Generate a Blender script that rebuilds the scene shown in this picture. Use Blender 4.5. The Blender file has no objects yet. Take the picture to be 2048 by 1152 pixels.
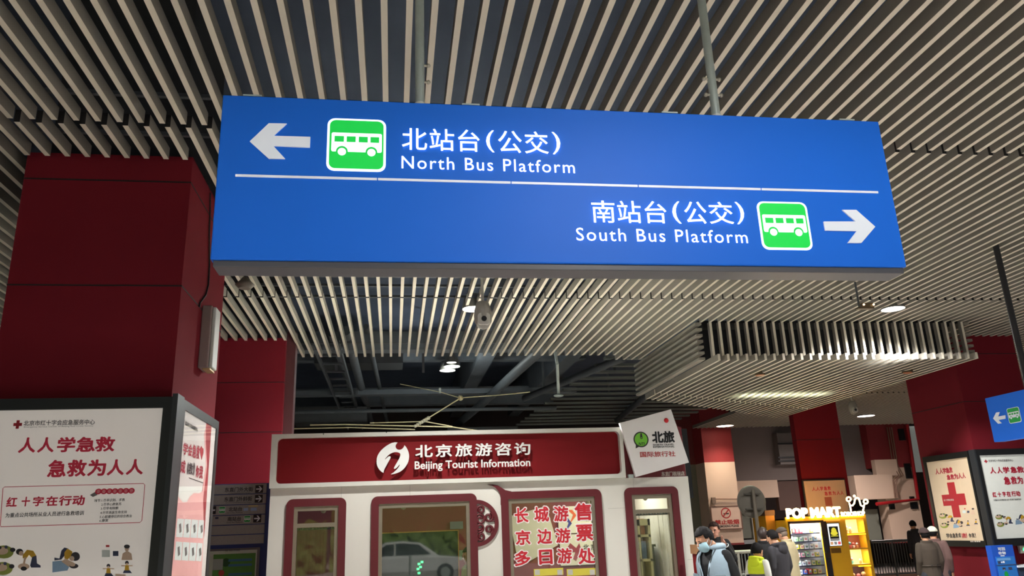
import bpy, bmesh, math, random
from mathutils import Vector, Matrix
from mathutils.geometry import tessellate_polygon
random.seed(7)
SC = bpy.context.scene
COL = SC.collection

# ------------------------------------------------------------------ camera
CAM = Vector((0.0, 0.0, 1.7))
F_PX, YAW, PITCH, ROLL = 1578.5, -0.154956, 0.297469, -0.0394314
_cy, _sy, _cp, _sp = math.cos(YAW), math.sin(YAW), math.cos(PITCH), math.sin(PITCH)
FWD = Vector((-_sy * _cp, _cy * _cp, _sp))
_rt = Vector((_cy, _sy, 0.0))
_up = _rt.cross(FWD)
RGT = math.cos(ROLL) * _rt + math.sin(ROLL) * _up
UPV = -math.sin(ROLL) * _rt + math.cos(ROLL) * _up
cd = bpy.data.cameras.new('camera')
cam = bpy.data.objects.new('camera', cd)
COL.objects.link(cam)
cd.sensor_fit = 'HORIZONTAL'
cd.sensor_width = 36.0
cd.lens = F_PX / 2048.0 * 36.0
cd.clip_start, cd.clip_end = 0.05, 200.0
M = Matrix.Identity(4)
for i in range(3):
    M[i][0], M[i][1], M[i][2], M[i][3] = RGT[i], UPV[i], -FWD[i], CAM[i]
cam.matrix_world = M
SC.camera = cam

# ------------------------------------------------------------------ exposure, sky and daylight
SC.view_settings.view_transform = 'Standard'
SC.view_settings.look = 'None'
SC.view_settings.gamma = 1.0
SC.view_settings.use_curve_mapping = False
SC.view_settings.exposure = 1.3
w = bpy.data.worlds.new('overcast_sky')
SC.world = w
w.use_nodes = True
bg = w.node_tree.nodes['Background']
bg.inputs[0].default_value = (0.62, 0.72, 0.86, 1)
bg.inputs[1].default_value = 0.075


def light(name, kind, loc, energy, color=(1, 1, 1), to=None, **kw):
    d = bpy.data.lights.new(name, kind)
    d.energy = energy
    d.color = color
    for k, v in kw.items():
        setattr(d, k, v)
    o = bpy.data.objects.new(name, d)
    COL.objects.link(o)
    o.location = loc
    if to is not None:
        o.rotation_euler = (Vector(to) - Vector(loc)).to_track_quat('-Z', 'Y').to_euler()
    return o


# daylight: sun on the open ground behind the viewer
light('sun', 'SUN', (0, -20, 20), 6.0, (1.0, .95, .86), to=(-9, -26, 9), angle=0.02)

FZ = -0.05          # floor level
CZ = 4.7            # underside of the slatted ceiling


# ------------------------------------------------------------------ materials
def lin(c):
    c = c / 255.0
    return c / 12.92 if c <= 0.04045 else ((c + 0.055) / 1.055) ** 2.4


def rgb(r, g, b):
    return (lin(r), lin(g), lin(b), 1.0)


MATS = {}


def mat(name, col, rough=0.6, metal=0.0, var=0.08, scale=6.0, bump=0.0, emit=0.0, ecol=None, coat=0.0, spec=0.5):
    """a Principled material with a procedural noise in its colour"""
    if name in MATS:
        return MATS[name]
    m = bpy.data.materials.new(name)
    m.use_nodes = True
    nt = m.node_tree
    b = nt.nodes['Principled BSDF']
    tc = nt.nodes.new('ShaderNodeTexCoord')
    nz = nt.nodes.new('ShaderNodeTexNoise')
    nz.inputs['Scale'].default_value = scale
    nz.inputs['Detail'].default_value = 5.0
    nt.links.new(tc.outputs['Object'], nz.inputs['Vector'])
    mx = nt.nodes.new('ShaderNodeMix')
    mx.data_type = 'RGBA'
    a = [max(0.0, c * (1 - var)) for c in col[:3]] + [1]
    c2 = [min(1.0, c * (1 + var)) for c in col[:3]] + [1]
    mx.inputs['A'].default_value = a
    mx.inputs['B'].default_value = c2
    nt.links.new(nz.outputs['Fac'], mx.inputs['Factor'])
    nt.links.new(mx.outputs['Result'], b.inputs['Base Color'])
    b.inputs['Roughness'].default_value = rough
    b.inputs['Metallic'].default_value = metal
    b.inputs['Specular IOR Level'].default_value = spec
    if coat:
        b.inputs['Coat Weight'].default_value = coat
        b.inputs['Coat Roughness'].default_value = 0.08
    if bump:
        bp = nt.nodes.new('ShaderNodeBump')
        bp.inputs['Strength'].default_value = bump
        bp.inputs['Distance'].default_value = 0.01
        nt.links.new(nz.outputs['Fac'], bp.inputs['Height'])
        nt.links.new(bp.outputs['Normal'], b.inputs['Normal'])
    if emit:
        b.inputs['Emission Color'].default_value = ecol or col
        b.inputs['Emission Strength'].default_value = emit
    MATS[name] = m
    return m


def glass_mat(name, tint=(1, 1, 1, 1), refl=0.12, rough=0.02, mul=1.0):
    """thin sheet: mostly see-through, with a Fresnel reflection"""
    if name in MATS:
        return MATS[name]
    m = bpy.data.materials.new(name)
    m.use_nodes = True
    nt = m.node_tree
    nt.nodes.clear()
    out = nt.nodes.new('ShaderNodeOutputMaterial')
    tr = nt.nodes.new('ShaderNodeBsdfTransparent')
    tr.inputs[0].default_value = tint
    gl = nt.nodes.new('ShaderNodeBsdfGlossy')
    gl.inputs['Roughness'].default_value = rough
    fr = nt.nodes.new('ShaderNodeLayerWeight')
    fr.inputs[0].default_value = refl
    mx = nt.nodes.new('ShaderNodeMixShader')
    ml = nt.nodes.new('ShaderNodeMath')
    ml.operation = 'MULTIPLY'
    ml.inputs[1].default_value = mul
    nt.links.new(fr.outputs['Fresnel'], ml.inputs[0])
    nt.links.new(ml.outputs[0], mx.inputs[0])
    nt.links.new(tr.outputs[0], mx.inputs[1])
    nt.links.new(gl.outputs[0], mx.inputs[2])
    nt.links.new(mx.outputs[0], out.inputs[0])
    MATS[name] = m
    return m


def sheer_mat(name, col, opacity):
    """thin curtain cloth that lets part of the light through"""
    if name in MATS:
        return MATS[name]
    m = bpy.data.materials.new(name)
    m.use_nodes = True
    nt = m.node_tree
    nt.nodes.clear()
    out = nt.nodes.new('ShaderNodeOutputMaterial')
    tr = nt.nodes.new('ShaderNodeBsdfTransparent')
    df = nt.nodes.new('ShaderNodeBsdfDiffuse')
    df.inputs[0].default_value = col
    nz = nt.nodes.new('ShaderNodeTexNoise')
    nz.inputs['Scale'].default_value = 14
    mr = nt.nodes.new('ShaderNodeMapRange')
    mr.inputs['To Min'].default_value = opacity * 0.7
    mr.inputs['To Max'].default_value = min(1, opacity * 1.3)
    nt.links.new(nz.outputs['Fac'], mr.inputs['Value'])
    mx = nt.nodes.new('ShaderNodeMixShader')
    nt.links.new(mr.outputs[0], mx.inputs[0])
    nt.links.new(tr.outputs[0], mx.inputs[1])
    nt.links.new(df.outputs[0], mx.inputs[2])
    nt.links.new(mx.outputs[0], out.inputs[0])
    MATS[name] = m
    return m


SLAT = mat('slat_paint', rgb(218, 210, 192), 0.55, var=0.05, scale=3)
SLATS = mat('slat_side_shade', rgb(136, 131, 122), 0.7, var=0.06, scale=3, spec=.2)  # darker grey puts the shade between slats into the side colour
VOID = mat('void_haze_tint', rgb(74, 84, 102), 0.9, var=0.25, scale=1.5)  # bluish lens haze is put into the void slab's colour
PIPE = mat('grey_pipe_paint', rgb(70, 74, 78), 0.6, var=0.2)
STEEL = mat('galvanised_steel', rgb(178, 190, 186), 0.35, 0.25, var=0.12, scale=20)
REDC = mat('red_cladding', rgb(112, 28, 38), 0.85, var=0.07, scale=2, spec=.1)
SEAM = mat('dark_joint', rgb(30, 8, 12), 0.8)
BLUE = mat('sign_blue', rgb(26, 110, 228), 0.5, var=0.05, scale=1.2, spec=.25)
BLUEDK = mat('sign_underside', rgb(78, 78, 84), 0.45, var=0.1)
WHITE = mat('sign_white', rgb(232, 238, 246), 0.4, var=0.02)
ARROWLIT = mat('lit_arrow_white', rgb(226, 232, 242), 0.4, var=0.02, emit=0.08)
WHITELIT = mat('lit_white_letters', rgb(235, 242, 250), 0.4, var=0.02, emit=0.55)
GREENLIT = mat('lit_green_panel', rgb(22, 190, 70), 0.4, var=0.04, emit=0.28)
GREEN = mat('sign_green', rgb(24, 160, 66), 0.4, var=0.04)
BLACK = mat('black_paint', rgb(16, 17, 19), 0.4, var=0.1)
FRAMEB = mat('black_frame', rgb(38, 41, 45), 0.42, var=0.12, scale=10)
POSTER = mat('poster_paper', rgb(205, 198, 190), 0.5, var=0.04, scale=2, emit=0.16)
INKRED = mat('ink_dark_red', rgb(158, 30, 52), 0.6, var=0.05, emit=.12)
INKBLK = mat('ink_black', rgb(48, 46, 48), 0.6, var=0.05)
INKGRY = mat('ink_grey', rgb(105, 100, 100), 0.6, var=0.05)
RED = mat('bright_red', rgb(205, 30, 40), 0.5, var=0.05)
KWHITE = mat('kiosk_white', rgb(222, 220, 210), 0.5, var=0.04, scale=2)
KRED = mat('kiosk_header_red', rgb(120, 16, 22), 0.6, var=0.05, scale=2, spec=.2)
KMAR = mat('kiosk_maroon_trim', rgb(96, 26, 34), 0.45, var=0.05)
ALU = mat('window_aluminium', rgb(150, 140, 122), 0.4, 0.6, var=0.08)
RAISED = mat('raised_letter_white', rgb(225, 226, 222), 0.4, var=0.02)
GLASS = glass_mat('window_glass', (0.9, 0.93, 0.92, 1), 0.33)
ADGLASS = glass_mat('display_glass', (0.97, 0.97, 0.97, 1), 0.1, mul=.3)
CREAM = mat('cream_wall_paint', rgb(214, 190, 168), 0.7, var=0.06, scale=1.5)
GREYW = mat('grey_wall_paint', rgb(124, 114, 110), 0.8, var=0.1, scale=1.2)
DARKW = mat('dark_wall_paint', rgb(60, 50, 48), 0.8, var=0.12, scale=1.5)
YEL = mat('yellow_enamel', rgb(242, 184, 40), 0.35, var=0.05)
SKIN = mat('skin', rgb(205, 152, 122), 0.55, var=0.06, scale=12)
HAIR = mat('black_hair', rgb(20, 17, 18), 0.75, var=0.5, scale=90, bump=.4, spec=.2)


# ------------------------------------------------------------------ object helpers
def meta(o, label=None, cat=None, group=None, kind=None):
    if label: o['label'] = label
    if cat: o['category'] = cat
    if group: o['group'] = group
    if kind: o['kind'] = kind
    return o


def empty(name, loc, label, cat, group=None):
    o = bpy.data.objects.new(name, None)
    COL.objects.link(o)
    o.location = loc
    o.empty_display_size = 0.1
    return meta(o, label, cat, group)


def origin_of(p):
    v = Vector((0, 0, 0))
    while p is not None:
        v += p.location
        p = p.parent
    return v


class MB:
    """collects shapes in world coordinates; build() links them as ONE mesh object"""

    def __init__(s):
        s.v, s.f, s.m, s.sm = [], [], [], []

    def add(s, vs, fs, mi=0, smooth=False):
        n = len(s.v)
        s.v += [tuple(x) for x in vs]
        for f in fs:
            s.f.append(tuple(n + i for i in f))
            s.m.append(mi)
            s.sm.append(smooth)
        return s

    def box(s, x0, x1, y0, y1, z0, z1, mi=0):
        vs = [(x, y, z) for z in (z0, z1) for y in (y0, y1) for x in (x0, x1)]
        return s.add(vs, [(0, 2, 3, 1), (4, 5, 7, 6), (0, 1, 5, 4), (1, 3, 7, 5), (3, 2, 6, 7), (2, 0, 4, 6)], mi)

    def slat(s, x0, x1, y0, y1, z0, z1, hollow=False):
        """one baffle: beige lower edge and ends, sides greyed with painted shade"""
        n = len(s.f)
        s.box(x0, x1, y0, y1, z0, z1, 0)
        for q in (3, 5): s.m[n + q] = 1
        if hollow: s.m[n + 2] = 2  # end face coloured dark for the shade inside the channel
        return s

    def obox(s, c, ax, ay, az, mi=0):
        """oriented box: centre and three half-axis vectors"""
        c, ax, ay, az = Vector(c), Vector(ax), Vector(ay), Vector(az)
        vs = [c + i * ax + j * ay + k * az for k in (-1, 1) for j in (-1, 1) for i in (-1, 1)]
        return s.add(vs, [(0, 2, 3, 1), (4, 5, 7, 6), (0, 1, 5, 4), (1, 3, 7, 5), (3, 2, 6, 7), (2, 0, 4, 6)], mi)

    def tube(s, pts, r, n=10, mi=0, caps=True, closed=False):
        pts = [Vector(p) for p in pts]
        rr = r if isinstance(r, (list, tuple)) else [r] * len(pts)
        base = []
        ref = Vector((0, 0, 1))
        prev = None
        for i, p in enumerate(pts):
            if closed:
                d = pts[(i + 1) % len(pts)] - pts[i - 1]
            else:
                d = pts[min(i + 1, len(pts) - 1)] - pts[max(i - 1, 0)]
            if d.length < 1e-9: d = Vector((0, 0, 1))
            d.normalize()
            if prev is None:
                a = d.orthogonal().normalized()
            else:
                a = (prev - d * prev.dot(d))
                a = a.normalized() if a.length > 1e-6 else d.orthogonal().normalized()
            prev = a
            b = d.cross(a)
            for k in range(n):
                t = 2 * math.pi * k / n
                base.append(p + rr[i] * (math.cos(t) * a + math.sin(t) * b))
        fs = []
        L = len(pts)
        for i in range(L if closed else L - 1):
            j = (i + 1) % L
            for k in range(n):
                k2 = (k + 1) % n
                fs.append((i * n + k, i * n + k2, j * n + k2, j * n + k))
        s.add(base, fs, mi, True)
        if caps and not closed:
            s.add(base[:n], [tuple(range(n))[::-1]], mi)
            s.add(base[-n:], [tuple(range(n))], mi)
        return s

    def sphere(s, c, r, nu=12, nv=8, mi=0):
        c = Vector(c)
        rx, ry, rz = r if isinstance(r, (list, tuple)) else (r, r, r)
        vs = [c + Vector((0, 0, rz))]
        for i in range(1, nv):
            t = math.pi * i / nv
            for k in range(nu):
                p = 2 * math.pi * k / nu
                vs.append(c + Vector((rx * math.sin(t) * math.cos(p), ry * math.sin(t) * math.sin(p), rz * math.cos(t))))
        vs.append(c - Vector((0, 0, rz)))
        fs = [(0, 1 + k, 1 + (k + 1) % nu) for k in range(nu)]
        for i in range(nv - 2):
            for k in range(nu):
                a, b = 1 + i * nu + k, 1 + i * nu + (k + 1) % nu
                fs.append((a, a + nu, b + nu, b))
        e = len(vs) - 1
        fs += [(e, 1 + (nv - 2) * nu + (k + 1) % nu, 1 + (nv - 2) * nu + k) for k in range(nu)]
        return s.add(vs, fs, mi, True)

    def plate(s, fr, pts, d0=0.0, d1=0.002, mi=0, holes=()):
        """flat shape on a face frame, from depth d0 to d1 out of the face"""
        loops = [list(pts)] + [list(h) for h in holes]
        tris = tessellate_polygon([[Vector((a, b, 0)) for a, b in l] for l in loops])
        flat = [p for l in loops for p in l]
        n = len(flat)
        vs = [fr.p(a, b, d1) for a, b in flat] + [fr.p(a, b, d0) for a, b in flat]
        fs = []
        for t in tris:
            A, B, C = (Vector(flat[i]) for i in t)
            ccw = (B - A).x * (C - A).y - (B - A).y * (C - A).x > 0
            t = tuple(t) if ccw else tuple(t)[::-1]
            fs.append(t)
            fs.append(tuple(i + n for i in t[::-1]))
        k = 0
        for li, l in enumerate(loops):
            m = len(l)
            ar = sum(l[i][0] * l[(i + 1) % m][1] - l[(i + 1) % m][0] * l[i][1] for i in range(m))
            fwd = (ar > 0) == (li == 0)
            for i in range(m):
                a, b = k + i, k + (i + 1) % m
                fs.append((a, a + n, b + n, b) if fwd else (b, b + n, a + n, a))
            k += m
        return s.add(vs, fs, mi)

    def build(s, name, mats, parent=None, bevel=0.0, **mt):
        me = bpy.data.meshes.new(name)
        off = origin_of(parent) if parent is not None else Vector((0, 0, 0))
        me.from_pydata([Vector(x) - off for x in s.v], [], s.f)
        if not isinstance(mats, (list, tuple)): mats = [mats]
        for m in mats: me.materials.append(m)
        me.polygons.foreach_set('material_index', s.m)
        me.polygons.foreach_set('use_smooth', s.sm)
        me.update()
        o = bpy.data.objects.new(name, me)
        COL.objects.link(o)
        if parent is not None: o.parent = parent
        if bevel:
            b = o.modifiers.new('bevel', 'BEVEL')
            b.width = bevel
            b.segments = 2
            b.limit_method = 'ANGLE'
        return meta(o, **mt)


def center_origin(o):
    """move a top-level mesh's origin to its base centre"""
    me = o.data
    xs = [v.co for v in me.vertices]
    c = Vector(((min(v.x for v in xs) + max(v.x for v in xs)) / 2, (min(v.y for v in xs) + max(v.y for v in xs)) / 2, min(v.z for v in xs)))
    me.transform(Matrix.Translation(-c))
    o.location = c
    return o


class Fr:
    """a flat face: origin, right, up, outward normal"""

    def __init__(s, o, u, v, n):
        s.o, s.u, s.v, s.n = Vector(o), Vector(u), Vector(v), Vector(n)

    def p(s, a, b, d=0.0):
        return s.o + a * s.u + b * s.v + d * s.n

    def ab(s, px, py):
        """the point of the face seen along the sight line through pixel (px, py) of the survey photograph"""
        d = FWD + RGT * ((px - 1024) / F_PX) - UPV * ((py - 576) / F_PX)
        t = (s.o - CAM).dot(s.n) / d.dot(s.n)
        q = CAM + d * t - s.o
        return q.dot(s.u), q.dot(s.v)

    def poly(s, pts):
        return [s.ab(*p) for p in pts]

    def rect(s, x0, x1, y0, y1):
        """x0..x1 at mid height, y0 (top)..y1 at mid width -> a0, a1, b0, b1"""
        xm, ym = (x0 + x1) / 2, (y0 + y1) / 2
        return s.ab(x0, ym)[0], s.ab(x1, ym)[0], s.ab(xm, y1)[1], s.ab(xm, y0)[1]


def ypl(Y): return Fr((0, Y, 0), (1, 0, 0), (0, 0, 1), (0, -1, 0))      # faces the viewer; a = X, b = Z
def xpl(X): return Fr((X, 0, 0), (0, 1, 0), (0, 0, 1), (1, 0, 0))       # faces +X; a = Y
def xml(X): return Fr((X, 0, 0), (0, -1, 0), (0, 0, 1), (-1, 0, 0))     # faces -X; a = -Y


def rr(a0, a1, b0, b1, r=0.02, n=5):
    out = []
    for cx, cy, t0 in ((a1 - r, b1 - r, 0), (a0 + r, b1 - r, 90), (a0 + r, b0 + r, 180), (a1 - r, b0 + r, 270)):
        for i in range(n + 1):
            t = math.radians(t0 + 90 * i / n)
            out.append((cx + r * math.cos(t), cy + r * math.sin(t)))
    return out


def rc(a0, a1, b0, b1): return [(a0, b0), (a1, b0), (a1, b1), (a0, b1)]


def circ(a, b, r, n=24, ry=None, t0=0.0, t1=360.0, rot=0.0):
    ry = r if ry is None else ry
    full = abs(t1 - t0) >= 360
    out = []
    for i in range(n if full else n + 1):
        t = math.radians(t0 + (t1 - t0) * i / n)
        x, y = r * math.cos(t), ry * math.sin(t)
        c, q = math.cos(rot), math.sin(rot)
        out.append((a + x * c - y * q, b + x * q + y * c))
    return out


def text(body, fr, box, m, parent, name='lettering', d=0.0015, thick=0.001, weight=0.0, space=1.0, res=3, shear=0.0, label=None):
    """lettering fitted into box = (a0, a1, b0, b1) on the face"""
    cu = bpy.data.curves.new(name, 'FONT')
    cu.body = body
    cu.size = 1.0
    cu.resolution_u = res
    cu.offset = min(weight, .003)
    extra = max(0.0, weight - .003)
    cu.space_character = space
    cu.shear = shear
    tmp = bpy.data.objects.new('t', cu)
    COL.objects.link(tmp)
    dg = bpy.context.evaluated_depsgraph_get()
    me = bpy.data.meshes.new_from_object(tmp.evaluated_get(dg))
    bpy.data.objects.remove(tmp)
    bpy.data.curves.remove(cu)
    co = [v.co.copy() for v in me.vertices]
    if not co: return None
    x0, x1 = min(c.x for c in co), max(c.x for c in co)
    y0, y1 = min(c.y for c in co), max(c.y for c in co)
    a0, a1, b0, b1 = box
    P = [(a0 + (c.x - x0) / max(1e-6, x1 - x0) * (a1 - a0), b0 + (c.y - y0) / max(1e-6, y1 - y0) * (b1 - b0)) for c in co]
    mb = MB()
    faces = [tuple(p.vertices) for p in me.polygons]
    nrm = me.polygons[0].normal.z if faces else 1
    if nrm < 0: faces = [f[::-1] for f in faces]
    em = abs(a1 - a0) / max(1e-6, x1 - x0), abs(b1 - b0) / max(1e-6, y1 - y0)
    shifts = [(0, 0)] if extra <= 0 else [(extra * math.cos(t * math.pi / 4), extra * math.sin(t * math.pi / 4)) for t in range(8)]
    for i, (sx, sy) in enumerate(shifts):
        vs = [fr.p(a + sx * em[0], b + sy * em[1], d + thick + i * .0002) for a, b in P]
        mb.add(vs, faces)
        if thick > 0.004: break
    if thick > 0.004:                       # raised letters get side walls
        cnt = {}
        for f in faces:
            for q in range(len(f)):
                e = (f[q], f[(q + 1) % len(f)])
                cnt[tuple(sorted(e))] = cnt.get(tuple(sorted(e)), []) + [e]
        n = len(vs)
        sides = [(e[0][0], e[0][0] + n, e[0][1] + n, e[0][1]) for e in cnt.values() if len(e) == 1]
        mb = MB()
        for i, (sx, sy) in enumerate(shifts):
            vs = [fr.p(a + sx * em[0], b + sy * em[1], d + thick + i * .0003) for a, b in P]
            mb.add(vs, faces)
            mb.add(vs + [fr.p(a + sx * em[0], b + sy * em[1], d) for a, b in P], sides)
    bpy.data.meshes.remove(me)
    o = mb.build(name, m, parent)
    if label: o['label'] = label
    return o


def ptext(body, fr, x0, x1, y0, y1, *a, **k):
    return text(body, fr, fr.rect(x0, x1, y0, y1), *a, **k)


def bus_sign(fr, a0, a1, b0, b1, parent, mw, mg, d=0.002, th=0.006):
    """green square with a white rim and a bus"""
    W, H = a1 - a0, b1 - b0
    r = 0.13 * W
    p = MB().plate(fr, rr(a0, a1, b0, b1, r), 0, d, 0)
    p.plate(fr, rr(a0 + .04 * W, a1 - .04 * W, b0 + .045 * H, b1 - .035 * H, r * .8), d, d + th * .25, 1)
    p = p.build('pictogram_panel', [mw, mg], parent)
    q = MB()
    X = lambda t: a0 + t * W
    Y = lambda t: b1 - t * H
    body = rr(X(.075), X(.93), Y(.64), Y(.28), .03 * W)
    e = d + th * .25
    q.plate(fr, body, e, e + th * .2, 0)
    for wa, wb in ((.125, .285), (.33, .485), (.535, .69), (.735, .885)):
        q.plate(fr, rc(X(wa), X(wb), Y(.455), Y(.345)), e, e + th * .3, 1)
    for c in (.255, .755):
        q.plate(fr, circ(X(c), Y(.635), .1 * W, 24), e, e + th * .3, 1)
        q.plate(fr, circ(X(c), Y(.645), .07 * W, 24), e, e + th * .45, 0)
    q.build('bus_symbol', [mw, mg], p)
    return p


# ================================================================== THE SETTING
meta(MB().box(-14, 24, -12, 30, FZ - .1, FZ).build('floor', mat('floor_terrazzo', rgb(176, 170, 164), 0.35, var=0.08, scale=8)), kind='structure')
ceil = meta(MB().box(-14, 24, -5, 30, 6.4, 6.6).build('ceiling', VOID), kind='structure')

PITCH_X, PH, SW, SH = 0.15, 0.08, 0.040, 0.10


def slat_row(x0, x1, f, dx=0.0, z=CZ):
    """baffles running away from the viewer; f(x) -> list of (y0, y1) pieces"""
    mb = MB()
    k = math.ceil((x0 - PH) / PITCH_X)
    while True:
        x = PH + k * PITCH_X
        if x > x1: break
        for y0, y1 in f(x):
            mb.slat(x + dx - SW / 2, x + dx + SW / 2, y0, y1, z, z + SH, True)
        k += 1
    o = mb.build('slat_row', [SLAT, SLATS, mat('hollow_end_shade', rgb(30, 28, 28), .9)], ceil)
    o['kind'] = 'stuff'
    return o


slat_row(-7, 9, lambda x: [(-1.5, 5.58)])


def rowB(x):
    if -2.99 < x < -1.62: return [(5.63, 6.18), (7.85, 10.10)]
    return [(5.63, 10.10)]


def rowC(x):
    if -2.95 < x < -1.62: return [(10.15, 12.55)]
    if x < 4.7: return [(10.15, 13.8 if x < 4.0 else 14.2)]
    if x < 9.32: return [(10.15, 11.42)]
    if 9.8 < x < 11.2: return [(10.15, 12.42)]
    return [(10.15, 14.2)]


slat_row(-9, 15, rowB, 0.022)
slat_row(-9, 17, rowC, 0.022)
slat_row(9.33, 20, lambda x: [(14.25, 18.5)] if not (9.8 < x < 11.2) else [(14.1, 18.5)], 0.022)
slat_row(9.8, 20, lambda x: [(18.55, 25.3)] if not (9.98 < x < 11.35) else [(18.55, 18.85), (20.2, 25.3)], 0.022)
rails = MB()
for y in (1.2, 3.4, 5.35, 5.95, 9.55, 9.95, 10.45, 13.2):
    rails.box(-9, 4.4 if y > 13 else 9.0, y, y + .035, CZ + SH, CZ + SH + .03)
rails.build('carrier_rail', mat('rail_dark', rgb(80, 84, 88), 0.5, 0.3), ceil)

# dropped bulkhead of slats
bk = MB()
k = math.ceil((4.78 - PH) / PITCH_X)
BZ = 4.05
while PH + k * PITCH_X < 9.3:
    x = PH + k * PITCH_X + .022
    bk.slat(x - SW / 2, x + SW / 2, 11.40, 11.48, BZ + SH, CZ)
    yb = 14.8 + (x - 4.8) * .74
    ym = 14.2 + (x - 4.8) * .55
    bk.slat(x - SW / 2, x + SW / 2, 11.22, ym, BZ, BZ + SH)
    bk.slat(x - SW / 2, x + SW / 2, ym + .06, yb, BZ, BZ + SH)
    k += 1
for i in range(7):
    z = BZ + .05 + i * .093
    bk.box(4.66, 4.76, 11.42, 14.75, z, z + .04, 1)  # flank slats wholly in the shade-darkened side colour
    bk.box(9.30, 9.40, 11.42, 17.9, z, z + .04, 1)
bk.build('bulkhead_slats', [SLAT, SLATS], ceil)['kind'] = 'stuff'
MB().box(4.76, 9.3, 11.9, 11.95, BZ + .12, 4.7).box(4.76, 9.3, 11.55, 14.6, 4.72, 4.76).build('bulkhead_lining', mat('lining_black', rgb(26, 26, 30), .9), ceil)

# service void: beams, ducts, pipes, louvres above the kiosk
vb = MB()
for y, z, h in ((14.35, 4.95, .35), (18.3, 5.6, .5), (19.5, 5.0, .12), (22.5, 5.2, .5), (26.5, 4.2, .7)):
    vb.box(-9, 4.6 if y < 23 else 9.5, y, y + .3, z, z + h)
for x in (-6.2, 1.9, 3.9):
    vb.box(x, x + .35, 13.9, 27, 5.45, 6.3)
vb.build('ceiling_beam', mat('beam_grey', rgb(80, 86, 92), .85, var=.2), ceil)
pp = MB()
pp.tube([(-1.1, 13.9, 5.15), (-1.0, 24, 5.1)], .06).tube([(-.85, 13.9, 5.2), (-.7, 26, 5.15)], .09)
pp.tube([(-.5, 14.0, 5.3), (-.2, 26, 5.2)], .05).tube([(2.9, 13.9, 5.05), (2.3, 20.5, 4.9)], .11).tube([(2.3, 20.5, 4.9), (1.7, 26.5, 4.8)], .11)
pp.tube([(4.6, 15.2, 4.95), (3.3, 19.8, 4.9)], .08).tube([(-9, 20.2, 4.7), (4.2, 20.2, 4.7)], .05)
pp.tube([(-3, 24, 4.5), (3.6, 24, 4.5)], .07)
pp.build('service_pipe', PIPE, ceil)
dk = MB()
dk.box(-1.7, .2, 17.2, 18.0, 5.3, 5.7).box(-2.6, -.7, 21.4, 22.2, 4.6, 5.0).box(1.55, 3.6, 23.0, 25.5, 4.0, 4.6).box(2.6, 4.4, 15.0, 16.3, 5.25, 5.6)
dk.build('air_duct', mat('duct_metal', rgb(72, 74, 76), .5, .4, var=.15), ceil)
tr = MB()
for i in range(14):
    y = 15.0 + i * .8
    tr.box(-1.45 + i * .02, -1.0, y, y + .05, 4.98, 5.02)
for x in (-1.45, -1.0): tr.box(x, x + .04, 14, 26, 4.96, 5.06)
tr.build('cable_tray', PIPE, ceil)
lv = MB()
for i in range(15):
    y = 15.4 + i * .74
    lv.box(4.28 - .02 * i, 9.4 if y > 17.5 else 6.2, y, y + .16, 4.98, 5.03)
lv.build('ceiling_louvre', mat('louvre_metal', rgb(128, 132, 128), .35, .55, var=.1), ceil)
hg = MB()
for x, y in ((4.5, 15.2), (4.9, 17.0), (3.6, 18.8), (5.4, 19.4), (.6, 16.7), (-.9, 19.4), (-1.2, 16.4)):
    hg.box(x, x + .05, y, y + .05, 4.98, 6.4)
hg.tube([(6.0, 15.4, 4.9), (6.9, 24, 4.85)], .09)
hg.build('hanger_strut', PIPE, ceil)
rod = MB().tube([(3.05, 14.6, 5.2), (3.1, 14.6, 4.72)], .03).tube([(3.1, 14.6, 4.72), (3.22, 15.2, 4.22)], .03)
rod.sphere((3.22, 15.2, 4.2), (.1, .1, .03))
meta(center_origin(rod.build('sprinkler_drop', STEEL)), 'thin grey sprinkler drop pipe hanging in the dark void above the kiosk', 'pipe')

# enclosing walls
meta(MB().box(-14, 26, 29.5, 29.7, FZ, 6.4).build('wall_back', DARKW), kind='structure')
meta(MB().box(-14, -13.8, -4, 29.5, FZ, 6.4).build('wall_left', DARKW), kind='structure')
meta(MB().box(23.8, 24, 6, 29.5, FZ, 6.4).build('wall_right', GREYW), kind='structure')


# ------------------------------------------------------------------ red columns
def column(x0, x1, y0, y1, seams, z1=4.76):
    m = MB().box(x0, x1, y0, y1, FZ, z1)
    o = m.build('column', REDC, kind='structure')
    s = MB()
    for z in seams:
        s.box(x0 - .003, x1 + .003, y0 - .003, y1 + .003, z - .006, z + .006)
    s.build('panel_joint', SEAM, o)
    MB().box(x0 + .12, x1 - .12, y0 + min(.12, (y1 - y0) / 4), y1 - min(.12, (y1 - y0) / 4), z1, 6.4).build('bare_column_top', mat('bare_concrete', rgb(52, 52, 54), .9, var=.2), o)
    return o


c1 = column(-2.93, -1.66, 6.25, 7.75, (3.64, 4.53))
c2 = column(-3.1, -1.70, 12.62, 14.0, (4.05, 3.28))
cr = MB().box(-1.70, -1.56, 12.75, 13.0, FZ, 4.9)
cr.build('corner_trim', mat('trim_dark_red', rgb(70, 28, 32), .6), c2)
column(9.86, 11.1, 12.5, 13.95, (3.55, 4.4))
column(10.05, 11.27, 18.9, 19.12, (3.6,))

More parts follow.
